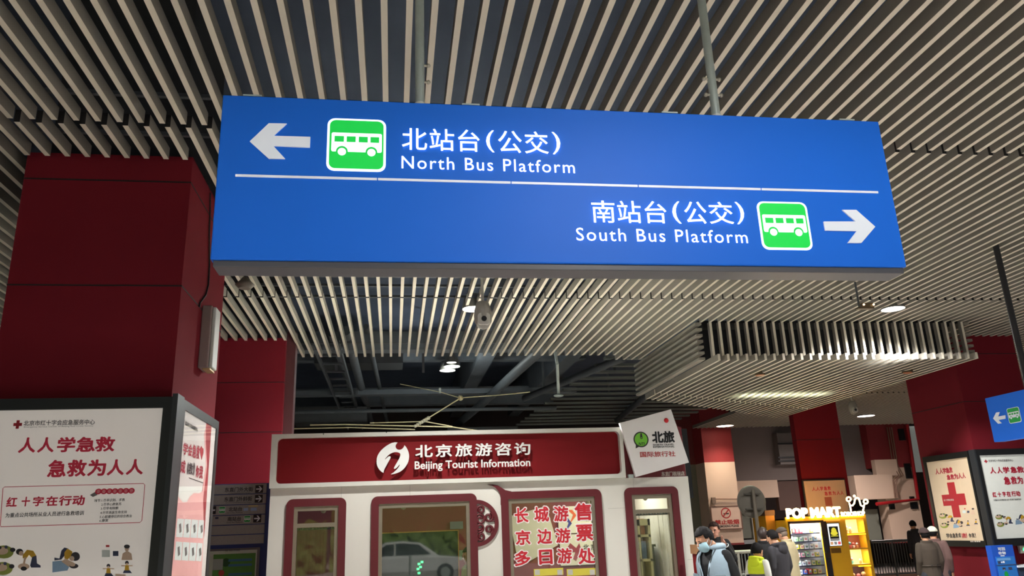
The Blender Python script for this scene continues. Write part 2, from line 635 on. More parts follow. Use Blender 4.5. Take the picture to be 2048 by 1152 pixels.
# wall piers and panels in the far right background
Y22 = ypl(25.4)
a0, b1 = Y22.ab(1403, 861)
aL, bS = Y22.ab(1409, 925)
aR, bB = Y22.ab(1488, 1085)
aL = (aL + Y22.ab(1421, 1044)[0]) / 2
pier = MB().box(aL, aR, 25.4, 26.4, bB, bS, 0).build('wall_pier', [CREAM], kind='structure')
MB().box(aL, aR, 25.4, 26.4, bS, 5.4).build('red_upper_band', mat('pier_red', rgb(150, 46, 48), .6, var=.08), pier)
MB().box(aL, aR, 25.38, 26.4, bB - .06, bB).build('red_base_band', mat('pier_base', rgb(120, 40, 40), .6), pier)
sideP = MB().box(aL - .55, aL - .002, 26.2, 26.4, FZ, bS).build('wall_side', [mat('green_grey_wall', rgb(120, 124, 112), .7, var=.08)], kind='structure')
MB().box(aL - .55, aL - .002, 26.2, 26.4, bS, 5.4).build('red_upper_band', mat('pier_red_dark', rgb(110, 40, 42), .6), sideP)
Y23 = ypl(26.6)
up = MB()
up.plate(Y23, rc(Y23.ab(1462, 900)[0], Y23.ab(1600, 900)[0], Y23.ab(1515, 962)[1], 5.2), -.2, 0, 0)
up.build('wall_upper_panel', GREYW, kind='structure')
MB().plate(Y23, rc(*Y23.rect(1470, 1556, 961, 996)), -.2, .02).build('wall_cream_band', CREAM, kind='structure')
MB().plate(Y23, rc(*Y23.rect(1556, 1600, 962, 1020)), -.2, .01).build('wall_brown_panel', mat('brown_panel', rgb(88, 66, 58), .7), kind='structure')
mb = MB()
a, b_, c, d = Y23.rect(1548, 1592, 868, 930)
mb.plate(Y23, rc(a, b_, c, d), 0, .35)
mb.build('trim_duct_cover', mat('cover_grey', rgb(120, 114, 110), .5, .2, var=.15), kind='structure')
mb = MB()
for yy in (888, 915, 922):
    a, b_, c, d = Y23.rect(1546, 1594, yy, yy + 3)
    mb.plate(Y23, rc(a, b_, c, d), .35, .4)
mb.build('trim_duct_joint', BLACK, kind='structure')
# dark parapet below the pier
MB().box(Y22.ab(1430, 1095)[0], Y22.ab(1560, 1095)[0], 20.6, 20.9, FZ, ypl(20.6).ab(1480, 1088)[1]).build('trim_parapet', mat('parapet_dark', rgb(58, 48, 46), .6, var=.1), kind='structure')
gl = MB()
Y25 = ypl(27.6)
gl.plate(Y25, rc(*Y25.rect(1470, 1502, 1010, 1077)), -.1, 0)
gl.build('wall_green_grey', mat('green_grey_wall', rgb(120, 124, 112)), kind='structure')
MB().plate(Y25, rc(*Y25.rect(1502, 1512, 1005, 1080)), -.1, .1).plate(Y25, rc(*Y25.rect(1522, 1533, 1005, 1082)), -.1, .1).build('trim_post', mat('pale_post', rgb(196, 198, 186), .6), kind='structure')
MB().plate(Y25, rc(*Y25.rect(1484, 1536, 1079, 1087)), -.1, .12).build('trim_sill', mat('sill_pale', rgb(150, 156, 156), .5), kind='structure')
MB().plate(Y25, rc(*Y25.rect(1512, 1522, 1050, 1079)), -.1, .02).build('door_1', mat('door_dark_red', rgb(86, 22, 26), .5), kind='structure')
# right-hand block: dark panel, red over cream wall
MB().plate(Y23, rc(Y23.ab(1684, 900)[0], Y23.ab(1742, 900)[0], Y23.ab(1720, 954)[1], 5.2), -.2, 0).build('wall_dark_panel', GREYW, kind='structure')
Y24 = ypl(26.2)
A0, A1 = Y24.ab(1744, 930)[0], Y24.ab(1838, 1000)[0]
Bs, Bb = Y24.ab(1790, 935)[1], Y24.ab(1800, 1083)[1]
rb = MB().plate(Y24, rc(A0 + .3, A1, Bb, Bs), -.5, 0).build('wall_cream_block', CREAM, kind='structure')
MB().plate(Y24, rc(A0, A1, Bs, 5.2), -.5, 0.01).build('red_upper_band', mat('block_red', rgb(140, 44, 48), .6, var=.1), rb)
MB().plate(Y24, rc(A0 + .3, A1, Bb - .05, Bb), -.5, 0.02).build('red_base_band', mat('pier_base', rgb(120, 40, 40)), rb)
MB().plate(Y24, rc(*Y24.rect(1700, 1776, 951, 999)), -.3, .35).build('cream_casing', CREAM, rb)
MB().plate(Y24, rc(*Y24.rect(1744, 1788, 920, 952)), 0, .22).build('cream_casing', CREAM, rb)
MB().plate(Y24, rc(*Y24.rect(1737, 1770, 1018, 1080)), -.5, -.3).build('wall_green_grey', mat('green_grey_wall', rgb(120, 124, 112)), kind='structure')
mb = MB()
for x0, x1, y0, y1 in ((1796, 1807, 858, 881), (1809, 1820, 927, 957), (1777, 1787, 1006, 1019), (1820, 1833, 1004, 1018), (1818, 1826, 993, 999)):
    mb.plate(Y24, rc(*Y24.rect(x0, x1, y0, y1)), .011, .08)
mb.build('wall_recess', BLACK, rb)
cd_ = MB()
for dx in (0, 5, 9):
    cd_.tube([Y24.p(*Y24.ab(1772 + dx, 855), .06), Y24.p(*Y24.ab(1784 + dx, 930), .06), Y24.p(*Y24.ab(1787 + dx, 952), .3), Y24.p(*Y24.ab(1776 + dx * .7, 958), .4), Y24.p(*Y24.ab(1772 + dx * .7, 962 + dx), .4), Y24.p(*Y24.ab(1776 + dx * .7, 997), .4)], .02, 6)
cd_.build('wall_conduit', mat('conduit_tan', rgb(140, 110, 92), .6), rb)
rp = MB().tube([Y24.p(*Y24.ab(1810, 850), .12), Y24.p(*Y24.ab(1832, 999), .12), Y24.p(*Y24.ab(1738, 1009), .45)], .06, 8)
meta(center_origin(rp.build('fire_pipe', mat('fire_pipe_red', rgb(170, 30, 36), .45))), 'red fire pipe bending down and along the far cream wall behind the yellow vending machine', 'pipe')
Y26 = ypl(28.2)
MB().plate(Y26, rc(*Y26.rect(1822, 1856, 852, 944)), -.1, 0).build('window_1', mat('window_grey', rgb(150, 152, 146), .5, emit=.12), kind='structure')
MB().plate(Y26, rc(Y26.ab(1830, 1000)[0], Y26.ab(1900, 1000)[0], FZ, Y26.ab(1850, 944)[1]), -.1, .02).build('wall_dark_lower', DARKW, kind='structure')
meta(center_origin(MB().plate(Y26, Y26.poly([(1816, 836), (1829, 834), (1829, 838), (1817, 840)]), .1, .16).plate(Y26, Y26.poly([(1818, 841), (1842, 838), (1842, 842), (1819, 847)]), .1, .16).build('tube_light', mat('cold_tube', (1, 1, 1, 1), .5, emit=.9))), 'cold white twin tube light beside the right red column top', 'light')
MB().box(9, 24, 20.9, 21.1, FZ, .22).build('trim_curb', mat('curb_pink', rgb(150, 112, 92), .7), kind='structure')

# ================================================================== THE BIG HANGING SIGN
S = ypl(3.6)
sign = empty('hanging_sign', (0.9, 3.68, 2.94), 'large blue hanging sign for the North and South Bus Platforms', 'sign')
a0, a1, b0, b1 = -.842, 2.672, 2.943, 3.806
MB().box(a0, a1, 3.6, 3.76, b0 + .003, b1).build('sign_panel', BLUE, sign, bevel=.006)
MB().box(a0 + .012, a1 - .012, 3.612, 3.75, b0 - .028, b0 + .004).build('bottom_frame', BLUEDK, sign, bevel=.004)
for pts in (((500, 284), (538, 248), (574, 248.5), (547, 273), (621, 275), (620, 296), (547, 293), (570.5, 318.7), (538, 318.3)),
            ((1646, 444), (1710, 444), (1683, 420.7), (1711, 420.7), (1749, 454.4), (1721.5, 486.6), (1694, 486.6), (1712, 463), (1649, 461.7))):
    MB().plate(S, S.poly(pts), 0, .008).build('arrow', ARROWLIT, sign, label='white arrow')
p0, p1 = S.ab(655, 236), S.ab(653, 341)
q0, q1 = S.ab(771.5, 241), S.ab(772, 344.6)
bus_sign(S, (p0[0] + p1[0]) / 2, (q0[0] + q1[0]) / 2, (p1[1] + q1[1]) / 2, (p0[1] + q0[1]) / 2, sign, WHITELIT, GREENLIT)
p0, p1 = S.ab(1512, 403), S.ab(1525, 499)
q0, q1 = S.ab(1612, 405), S.ab(1626, 501)
bus_sign(S, (p0[0] + p1[0]) / 2, (q0[0] + q1[0]) / 2, (p1[1] + q1[1]) / 2, (p0[1] + q0[1]) / 2, sign, WHITELIT, GREENLIT)


def line_text(body, fr, L, R, h0, h1, *a, **k):
    """L, R: (x, top, bottom) of the first and last letter in the photograph"""
    A0 = fr.ab(L[0], (L[1] + L[2]) / 2)[0]
    A1 = fr.ab(R[0], (R[1] + R[2]) / 2)[0]
    bt = (fr.ab(L[0], L[1])[1] + fr.ab(R[0], R[1])[1]) / 2
    bb = (fr.ab(L[0], L[2])[1] + fr.ab(R[0], R[2])[1]) / 2
    return text(body, fr, (A0, A1, bb, bt), *a, **k)


# Chinese lines: characters are set one by one at their measured widths
def chars(s, fr, spots, top_bot, m, parent, **k):
    for ch, (x0, x1) in zip(s, spots):
        xm = (x0 + x1) / 2
        (xa, ta, ba), (xb, tb, bb) = top_bot
        f = (xm - xa) / (xb - xa)
        t, b = ta + f * (tb - ta), ba + f * (bb - ba)
        if ch in '一': t, b = (t + b) / 2 - 1, (t + b) / 2 + 1
        ptext(ch, fr, x0, x1, t, b, m, parent, **k)


N1 = [(804, 854), (859, 908), (916, 959), (972, 988), (996, 1043), (1049, 1096), (1104, 1120)]
chars('北站台(公交)', S, N1, ((804, 257, 300), (1096, 265, 309)), WHITELIT, sign, weight=.004, thick=.004)
line_text('North Bus Platform', S, (803, 313, 337), (1149, 322, 348), 0, 0, WHITELIT, sign, weight=.002, space=1.16, thick=.003)
N2 = [(1183, 1229), (1234, 1281), (1289, 1332), (1344, 1360), (1368, 1412), (1417, 1465), (1471, 1487)]
chars('南站台(公交)', S, N2, ((1183, 402, 446), (1465, 405, 449)), WHITELIT, sign, weight=.004, thick=.004)
line_text('South Bus Platform', S, (1152, 457, 482), (1494, 461, 487), 0, 0, WHITELIT, sign, weight=.002, space=1.16, thick=.003)
cuts = (470, 755, 1022, 1276, 1522, 1757)
for i in range(5):
    f = lambda x: 349.5 + (x - 470) * .0287
    A0 = S.ab(cuts[i] + 1, f(cuts[i]))
    A1 = S.ab(cuts[i + 1] - 1, f(cuts[i + 1]))
    bz = (S.ab(470, f(470))[1] + S.ab(1757, f(1757))[1]) / 2
    MB().plate(S, rc(A0[0], A1[0], bz - .006, bz + .006), 0, .004).build('divider_line', ARROWLIT, sign)
for px, py in ((840, 205), (1432, 229)):
    x = ypl(3.68).ab(px, py)[0]
    pole = MB().tube([(x, 3.68, b1), (x, 3.68, 6.4)], .024, 16).build('hanger_pole', STEEL, sign)
    MB().tube([(x, 3.68, b1), (x, 3.68, b1 + .04)], .029, 16).build('pole_socket', mat('socket_white', rgb(225, 225, 220), .4), pole)
    for z in (b1 + .17, b1 + .27):
        for sx in ((-1, 1) if px > 1000 else (1,)):
            bl = MB().tube([(x + sx * .02, 3.68, z), (x + sx * .042, 3.68, z)], .007, 8).sphere((x + sx * .045, 3.68, z), .012, 8, 6)
            bl.build('bolt', mat('bolt_zinc', rgb(190, 185, 170), .35, .8), pole)
for px, py in ((505, 190), (942, 211), (1340, 228), (1695, 243)):
    x = S.ab(px, py)[0]
    br = MB().box(x - .045, x + .045, 3.6, 3.68, b1, b1 + .008)
    for q in (-.035, 0, .035): br.sphere((x + q, 3.615, b1 + .01), .006, 6, 4)
    br.build('top_bracket', STEEL, sign)

# second blue sign, edge of frame right, on its dark pole
X2 = 7.0
T = xml(X2)
s2 = empty('hanging_sign', (X2, 8.0, 2.48), 'smaller blue sign with arrow and bus on a dark pole near the right red column', 'sign')
aa0 = T.ab(1970, 797)[0]
bt, bb = T.ab(1970, 797)[1], T.ab(1985, 885)[1]
MB().plate(T, rr(aa0, aa0 + 1.3, bb, bt, .01), -.12, 0).build('sign_panel', BLUE, s2)
MB().plate(T, T.poly([(1987, 837), (1993, 825), (2000, 824), (1997, 833), (2011, 830.5), (2011.5, 837.5), (1997.5, 840), (2004, 846.5), (1997, 847.5)]), 0, .006).build('arrow', WHITE, s2, label='white arrow')
a_l, a_r = T.ab(2015.5, 830)[0], T.ab(2041, 830)[0]
bus_sign(T, a_l, a_r, T.ab(2030, 846)[1], T.ab(2026, 815)[1], s2, WHITE, GREEN)
py_ = -(aa0 + .62)
MB().tube([(X2 + .06, py_, bt), (X2 + .06, py_, 6.4)], .035, 10).build('hanger_pole', mat('pole_dark', rgb(34, 34, 38), .5), s2)


# ================================================================== LAMPS AND CEILING FITTINGS
def downlight(px, py, z, r, label, energy, col=(1, .985, .95), bright=6.0, ang=125, loc=None, group=None, blend=1.0):
    if loc is None:
        d = FWD + RGT * ((px - 1024) / F_PX) - UPV * ((py - 576) / F_PX)
        loc = CAM + d * ((z - CAM.z) / d.z)
    x, y = loc[0], loc[1]
    e = empty('downlight', (x, y, z), label, 'ceiling light', group)
    m = MB()
    prof = [(r * 1.06, z - .005), (r * 1.06, z + .03), (r * .8, z + .2), (.05, z + .22)]
    n = 24
    vs = [(x + q * math.cos(2 * math.pi * k / n), y + q * math.sin(2 * math.pi * k / n), zz) for q, zz in prof for k in range(n)]
    fs = [(i * n + k, i * n + (k + 1) % n, (i + 1) * n + (k + 1) % n, (i + 1) * n + k) for i in range(3) for k in range(n)]
    m.add(vs, fs, 0, True)
    m.build('housing', mat('lamp_housing', rgb(120, 118, 112), .4, .4), e)
    MB().tube([(x, y, z + .0), (x, y, z + .012)], r, 28).build('diffuser', mat('lamp_glow_%d' % int(bright * 10 + col[2] * 100), (col[0], col[1], col[2], 1), .5, emit=bright), e)
    if z < CZ - .1:
        MB().tube([(x, y, z + .2), (x, y, CZ + .3 if z > 5 else CZ + .05)], .03, 8).build('stem', PIPE, e)
    if energy:
        o = light('downlight_light', 'SPOT', (x, y, z - .03), energy, col, to=(x, y, 0), spot_size=math.radians(ang), spot_blend=blend, shadow_soft_size=r)
    return e


DL = CZ - .02
downlight(948, 618, DL, .155, 'round white downlight among the slats beside the dome camera above the kiosk', 1000, ang=164, blend=.6)
downlight(1786, 618, DL, .16, 'round white downlight in the slats in front of the bulkhead', 650, ang=156, blend=.6)
downlight(1450, 852, DL, .27, 'warm downlight over the white pier with the no smoking sign', 170, (1, .82, .66), 3)
downlight(1732, 832, DL, .25, 'pinkish downlight beside the second dome camera in the far ceiling', 800, (1, .86, .82), 3, 172)
downlight(0, 0, DL, .16, 'round white downlight in the slats just in front of the big blue sign', 170, (1, .98, .95), loc=(1.8, .5), ang=172, blend=.35)
downlight(0, 0, DL, .16, 'round white downlight in the slats behind the right half of the big sign', 500, loc=(4.4, 6.6))
downlight(0, 0, DL, .16, 'round white downlight in the slats in front of the kiosk header', 300, loc=(.6, 7.4), ang=112, blend=.4)
downlight(895, 741, 5.2, .17, 'lowest of the three round lamps hanging in the dark void', 0, (.86, 1, .92), 2.5, group=None)
downlight(904, 733, 5.2, .17, 'middle of the three round lamps hanging in the dark void', 0, (.86, 1, .84), 2.2)
downlight(903, 725, 5.2, .1, 'smallest and highest of the three round lamps in the dark void', 0, (1, .95, .8), 2.2)
light('void_lamp_light', 'POINT', (1.2, 17.2, 5.0), 36, (.92, 1, .96), shadow_soft_size=.2)
light('void_lamp_light', 'SPOT', (1.2, 17.2, 5.1), 500, (.92, 1, .96), to=(1.2, 16.5, 0), spot_size=2.0, spot_blend=.7, shadow_soft_size=.2)
for q, lab in (((-2.1, 1.0), 'added downlight out of view in the slats above the viewer, left'), ((1.1, -1.2), 'added downlight out of view in the slats above and behind the viewer'), ((5.4, 2.2), 'added downlight out of view in the slats above the viewer, right')):
    downlight(0, 0, DL, .16, lab, 600, (1, .97, .92), loc=q, ang=105)  # added unseen lamps that brighten the near floor and slats
lm = MB().tube([(7.15, 15.2, 4.3), (8.3, 14.4, 4.3)], .02, 8).tube([(6.5, 14.7, 4.3), (7.4, 14.1, 4.3)], .02, 8)
meta(center_origin(lm.build('tube_light', mat('green_tube', (.86, 1, .7, 1), .5, emit=6))), 'greenish tube lights glowing above the bulkhead slats', 'light')
light('tube_light_light', 'AREA', (7.5, 14.7, 4.42), 40, (.9, 1, .72), to=(7.5, 14.7, 0), shape='RECTANGLE', size=1.8, size_y=.3, spread=1.7)


def dome_camera(px, py, pyt, Y, s, label):
    fr = ypl(Y)
    a, b = fr.ab(px, py)
    e = empty('dome_camera', (a, Y, b), label, 'camera')
    MB().tube([(a, Y, b + .12 * s), (a, Y, CZ - .002)], .016 * s, 10).build('drop_rod', mat('rod_grey', rgb(170, 168, 160), .5), e)
    hs = MB()
    prof = [(.035, .17), (.06, .16), (.085, .08), (.09, .02), (.085, -.04), (.05, -.1), (.0, -.12)]
    n = 18
    vs = [(a + q * s * math.cos(2 * math.pi * k / n), Y + q * s * math.sin(2 * math.pi * k / n), b + zz * s) for q, zz in prof for k in range(n)]
    hs.add(vs, [(i * n + k, (i + 1) * n + k, (i + 1) * n + (k + 1) % n, i * n + (k + 1) % n) for i in range(len(prof) - 1) for k in range(n)], 0, True)
    hs.build('housing', mat('camera_grey', rgb(150, 147, 140), .45), e)
    MB().plate(fr, rr(a - .06 * s, a + .06 * s, b - .085 * s, b + .03 * s, .03 * s), .05 * s, .085 * s).build('face_plate', mat('camera_plate', rgb(190, 188, 180), .4), e)
    MB().plate(fr, circ(a, b - .03 * s, .026 * s, 16), .085 * s, .1 * s).build('lens', BLACK, e)


dome_camera(966, 636, 0, 8.6, 1.15, 'grey dome camera on a rod below the slats near the kiosk')
dome_camera(1706, 818, 0, 17.0, 1.1, 'grey dome camera on a rod beside the far red pillar')

sp = empty('smoke_detector', (-1.62, 8.9, 4.45), 'cone shaped detector on a rod by the left red column, below the sign corner', 'detector')
fr = ypl(8.2)
a, b = fr.ab(490, 568)
sp.location = (a, 8.2, b)
MB().tube([(a, 8.2, b + .05), (a, 8.2, CZ + .1)], .014, 8).build('rod', PIPE, sp)
MB().tube([(a, 8.2, b + .07), (a, 8.2, b + .03), (a, 8.2, b - .01), (a, 8.2, b - .05)], [.03, .06, .1, .06], 14).build('housing', mat('detector_grey', rgb(110, 104, 94), .5), sp)

fr = ypl(8.4)
a0, a1, b0, b1 = fr.rect(1642, 1694, 550, 557)
ex = empty('exit_display', ((a0 + a1) / 2, 8.4, b0), 'small hanging display with green digits under the big sign', 'display')
MB().box(a0, a1, 8.4, 8.46, b0, b1 + .1).build('case', mat('case_bronze', rgb(96, 84, 66), .4, .5), ex)
MB().tube([((a0 + a1) / 2, 8.43, b1 + .1), ((a0 + a1) / 2, 8.43, CZ + .1)], .015, 8).build('rod', PIPE, ex)
gm = mat('green_led', (.05, 1, .2, 1), .5, emit=1.6)
ptext('8:8', fr, 1659, 1677, 548, 555.5, gm, ex, weight=.02)

# small fittings: bracket lamp, spotlights in the bulkhead
fr = ypl(9.3)
a, b = fr.ab(1731, 614)
e = empty('bracket_lamp', (a, 9.3, b), 'small dark bracket lamp on a rod left of the white downlight', 'lamp')
MB().tube([(a - .09, 9.3, b), (a - .09, 9.3, CZ + .1)], .014, 8).build('rod', PIPE, e)
MB().box(a - .13, a + .1, 9.26, 9.34, b - .03, b - .01).box(a - .06, a + .1, 9.27, 9.33, b - .01, b + .05).build('bracket', mat('bronze', rgb(92, 80, 60), .4, .5), e)
for q in (-.05, .09):
    MB().sphere((a + q, 9.25, b + .02), .014, 8, 6).build('bulb', mat('amber_bulb', (1, .7, .4, 1), .5, emit=1.5), e)
for px, py, lab in ((1520, 750, 'left of the two bronze spotlights under the bulkhead slats'), (1815, 745, 'right one of the two bronze spotlights under the bulkhead slats')):
    d = FWD + RGT * ((px - 1024) / F_PX) - UPV * ((py - 576) / F_PX)
    q = CAM + d * ((BZ - .02 - CAM.z) / d.z)
    e = empty('spotlight', q, lab, 'spotlight')
    MB().tube([q, q + Vector((0, 0, .06))], .09, 16).build('housing', mat('bronze', rgb(92, 80, 60), .4, .5), e)
    MB().tube([q - Vector((0, 0, .012)), q], .075, 16).build('lens', mat('spot_lens', rgb(190, 120, 80), .3), e)


# ================================================================== THE TOURIST INFORMATION KIOSK
KY = 9.5
K = ypl(KY)
kiosk = empty('kiosk', (1.1, KY + 1.2, FZ), 'white tourist information kiosk with a dark red header and maroon window frames', 'kiosk')
kl, kr = -1.372, 3.57
kt = 2.853
khb = (K.ab(541, 979)[1] + K.ab(1248, 955)[1]) / 2      # foot of the header
hx = K.ab(1245, 905)[0]                                 # right end of the header
WIN = {}
WIN[1] = (K.ab(571, 1060)[0], K.ab(691.5, 1060)[0], K.ab(632, 997)[1])
WIN[2] = (K.ab(742, 1060)[0], K.ab(954.5, 1060)[0], K.ab(848, 990)[1])
WIN[3] = (K.ab(1003.5, 1060)[0], K.ab(1206.5, 1060)[0], K.ab(1100, 981)[1])
WIN[4] = (K.ab(1253.5, 1060)[0], K.ab(1362, 1060)[0], K.ab(1305, 974)[1])
WB = 1.02
FW, AW = .085, .05
holes = [rc(a + FW * .6, b - FW * .6, WB + .05, t - FW * .6) for a, b, t in WIN.values()]
fw = MB().plate(K, rc(kl, kr, FZ, khb), -.06, 0, 0, holes)
fw.build('front_wall', KWHITE, kiosk)
sm = MB()
for px in (683, 1000 - 180, 1268):
    a = K.ab(px, 985)[0]
    sm.box(a - .0015, a + .0015, KY - .002, KY, WIN[1][2] if px < 700 else khb - .2, khb)
for x0, x1, y in ((1216, 1250, 1017), (1375, 1385, 1119)):
    p, q = K.ab(x0, y), K.ab(x1, y - 1)
    sm.box(p[0], q[0], KY - .002, KY, p[1] - .0015, p[1] + .0015)
sm.build('panel_seam', mat('seam_grey', rgb(170, 168, 160), .7), kiosk)
sh = MB().box(kl, kl + .06, KY + .06, KY + 2.4, FZ, kt - .1).box(kr - .06, kr, KY + .06, KY + 2.4, FZ, kt - .1)
sh.box(kl, kr, KY + .06, KY + 2.4, kt - .16, kt - .1)
sh.build('side_wall', KWHITE, kiosk)
MB().box(kl + .06, kr - .06, KY + 2.3, KY + 2.4, FZ, kt - .16).build('interior_wall', mat('interior_red', rgb(120, 42, 46), .6, var=.1), kiosk)
MB().box(kl + .06, kr - .06, KY + .06, KY + 2.3, 2.44, 2.46).build('interior_ceiling', mat('interior_ceiling', rgb(150, 130, 120), .6), kiosk)
light('kiosk_lamp', 'AREA', (2.7, KY + 1.1, 2.42), 20, (1, .95, .78), to=(2.6, KY + 1.2, 0), shape='RECTANGLE', size=1.6, size_y=.6)
light('kiosk_lamp', 'AREA', (0.1, KY + 1.3, 2.42), 3, (1, .86, .8), to=(0.1, KY + 1.3, 0), shape='RECTANGLE', size=1.6, size_y=.6)
# header
ia0 = (K.ab(556, 885)[0] + K.ab(552.5, 968)[0]) / 2
ia1 = K.ab(1238, 905)[0]
ib0 = (K.ab(560, 970)[1] + K.ab(1232, 947)[1]) / 2
ib1 = (K.ab(560, 880)[1] + K.ab(1232, 861.5)[1]) / 2
hdr = MB().plate(K, rc(kl - .005, hx, khb, kt), -.3, .07, 0, [rr(ia0, ia1, ib0, ib1, .055)]).build('header_frame', mat('header_frame_white', rgb(214, 214, 204), .5, var=.05), kiosk)
MB().plate(K, rc(ia0 - .03, ia1 + .03, ib0 - .03, ib1 + .03), -.04, -.005).build('header_panel', KRED, kiosk)
sc_ = MB()
for px, py in ((648, 869.5), (773, 866), (862, 862.5), (882, 862), (1032, 858), (1124, 857), (1155, 856.5), (960, 860)):
    a, b = K.ab(px, py)
    sc_.plate(K, circ(a, b, .007, 8), .07, .074)
sc_.build('screw', mat('screw_dark', rgb(60, 58, 56), .4, .6), hdr)
K1 = ypl(KY - .055)
Lp = [(705, 195), (640, 188), (560, 205), (490, 238), (420, 280), (350, 334), (290, 390), (240, 452), (200, 520), (175, 600), (168, 680), (172, 736), (185, 790), (208, 843), (240, 890), (285, 935), (348, 974),
      (355, 920), (372, 870), (400, 820), (470, 690), (505, 630), (525, 585), (527, 560), (515, 550), (498, 546), (475, 552), (440, 582), (390, 628), (384, 618), (405, 590), (460, 525), (520, 480), (580, 452), (640, 438), (700, 440), (748, 455),
      (772, 475), (779, 500), (772, 540), (750, 600), (700, 690), (640, 790), (614, 840), (614, 862), (632, 870), (652, 864), (680, 842), (720, 800), (750, 758), (760, 765), (745, 808), (715, 850), (680, 890), (600, 962), (532, 1006), (580, 1006),
      (640, 992), (700, 972), (760, 946), (820, 906), (870, 860), (915, 806), (950, 750), (978, 690), (995, 620), (1001, 560), (998, 500), (988, 450), (970, 400), (948, 350), (920, 305), (880, 262), (872, 290), (855, 322), (830, 352), (790, 377), (740, 383), (700, 370), (672, 345), (656, 312), (656, 275), (672, 236)]
MB().plate(K1, [K1.ab(740 + x / 12.8, 870 + y / 12.8) for x, y in Lp], 0, .012).build('emblem', RAISED, kiosk, label='round white swirl emblem')


def kchars(s, spots, top_bot, fr, m, **k): chars(s, fr, spots, top_bot, m, kiosk, **k)


line_text('北京旅游咨询', K1, (831, 890, 915), (1060, 885.5, 910), 0, 0, RAISED, kiosk, weight=.022, thick=.015, space=1.25, label='raised white Chinese title')
line_text('Beijing Tourist Information', K1, (829.5, 924, 943.5), (1060, 916, 937), 0, 0, RAISED, kiosk, weight=.018, thick=.012)

# windows
for i, (a, b, t) in WIN.items():
    fo = MB().plate(K, rr(a, b, WB - .06, t, .07), 0, .028, 0, [rc(a + FW, b - FW, WB + .03, t - FW)])
    fo = fo.build('window_frame', KMAR, kiosk)
    al = MB().plate(K, rc(a + FW - .01, b - FW + .01, WB + .02, t - FW + .01), -.05, .008, 0, [rc(a + FW + AW - .01, b - FW - AW + .01, WB + .03 + AW, t - FW - AW)])
    if i in (1, 4):
        zt = K.ab(630, 1049)[1] if i == 1 else K.ab(1305, 1021)[1]
        al.plate(K, rc(a + FW, b - FW, zt - .03, zt + .015), -.045, .006)
    al.build('aluminium_frame', ALU, fo)
    MB().plate(K, rc(a + FW + .005, b - FW - .005, WB + .03, t - FW - .005), -.022, -.018).build('pane', GLASS, fo)

# round lattice beside the second window
la = WIN[2][1] - .01
lc = K.ab(955, 1046)[1]
R_ = K.ab(997, 1046)[0] - la
lt = MB().plate(K, circ(la, lc, R_, 28, t0=-90, t1=90) + circ(la, lc, R_ - .045, 28, t0=90, t1=-90), 0, .025)
lt.build('lattice_ring', KMAR, kiosk)


def curl(ca, cb, r, turns, t0, w=.014, sgn=1):
    pts = []
    n = int(26 * turns)
    for i in range(n + 1):
        t = t0 + sgn * 2 * math.pi * turns * i / n
        q = r * (1 - .72 * i / n)
        pts.append(K.p(ca + q * math.cos(t), cb + q * math.sin(t), .012))
    return MB().tube(pts, w, 6)


for ca, cb, r, t0, sg in ((.055, .145, .05, 3.6, -1), (.145, .06, .055, 1.2, -1), (.05, -.15, .05, 2.6, 1), (.145, -.075, .05, -1.2, 1), (.045, .04, .06, 2.2, -1), (.04, -.055, .05, 4.2, 1)):
    curl(la + ca, lc + cb, r, 1.35, t0, sgn=sg).build('lattice_scroll', KMAR, kiosk)
MB().tube([K.p(la + R_ - .02, lc + .02, .012), K.p(la + .14, lc + .015, .012)], .012, 6).build('lattice_bar', KMAR, kiosk)
tail = [K.ab(x, y) for x, y in ((975, 969.5), (985, 969), (995, 971), (1003, 976), (1010, 980.5), (1022, 983), (1022, 990), (1008, 996), (1004, 1010), (1001, 1010), (1001, 996), (998, 984), (991, 976), (984, 971.5))]
MB().plate(K, tail, .001, .03).build('frame_tail', KMAR, kiosk, label='maroon tail curling off the window frame')

# lettering stuck on the third window
G3 = ypl(KY - .002)
WHT = mat('film_white', rgb(240, 232, 232), .5)
REDF = mat('film_red', rgb(196, 34, 48), .5)
rows = (('长城游', ((1030, 1056, 1016, 1045), (1069, 1097, 1014, 1043), (1108, 1136, 1013, 1042))),
        ('京边游', ((1032, 1060, 1061, 1089), (1075, 1103, 1059, 1087), (1112, 1140, 1057, 1085))),
        ('多日游', ((1030, 1060, 1102, 1131), (1079, 1104, 1100, 1128), (1115, 1143, 1097, 1126))),
        ('售票处', ((1150, 1182, 1007, 1040), (1153, 1185, 1050, 1081), (1157, 1189, 1097, 1127))))
for s, bx in rows:
    for ch, (x0, x1, y0, y1) in zip(s, bx):
        ptext(ch, G3, x0 - .9, x1 + .9, y0 - .9, y1 + .9, WHT, kiosk, weight=.07, d=0, thick=.0005)
        ptext(ch, G3, x0, x1, y0, y1, REDF, kiosk, weight=.03, d=.0015, thick=.0005)
# two yellow notices on that window (their codes left out)
for x0, x1 in ((1068, 1127), (1134, 1192)):
    o = MB().plate(G3, rc(*G3.rect(x0, x1, 1137, 1151)), -.012, -.010, 0).plate(G3, rc(*G3.rect(x0 + 2, x0 + 12, 1139.5, 1150)), -.0099, -.0095, 1).plate(G3, rc(*G3.rect(x1 - 12, x1 - 2, 1139.5, 1150)), -.0099, -.0095, 1)
    o = o.build('notice', [mat('notice_yellow', rgb(212, 200, 70), .6), mat('notice_grey', rgb(190, 190, 180), .6)])
    meta(center_origin(o), 'yellow notice at the foot of the ticket window, %s of the pair' % ('left' if x0 < 1100 else 'right'), 'notice', 'yellow notices in the ticket window')

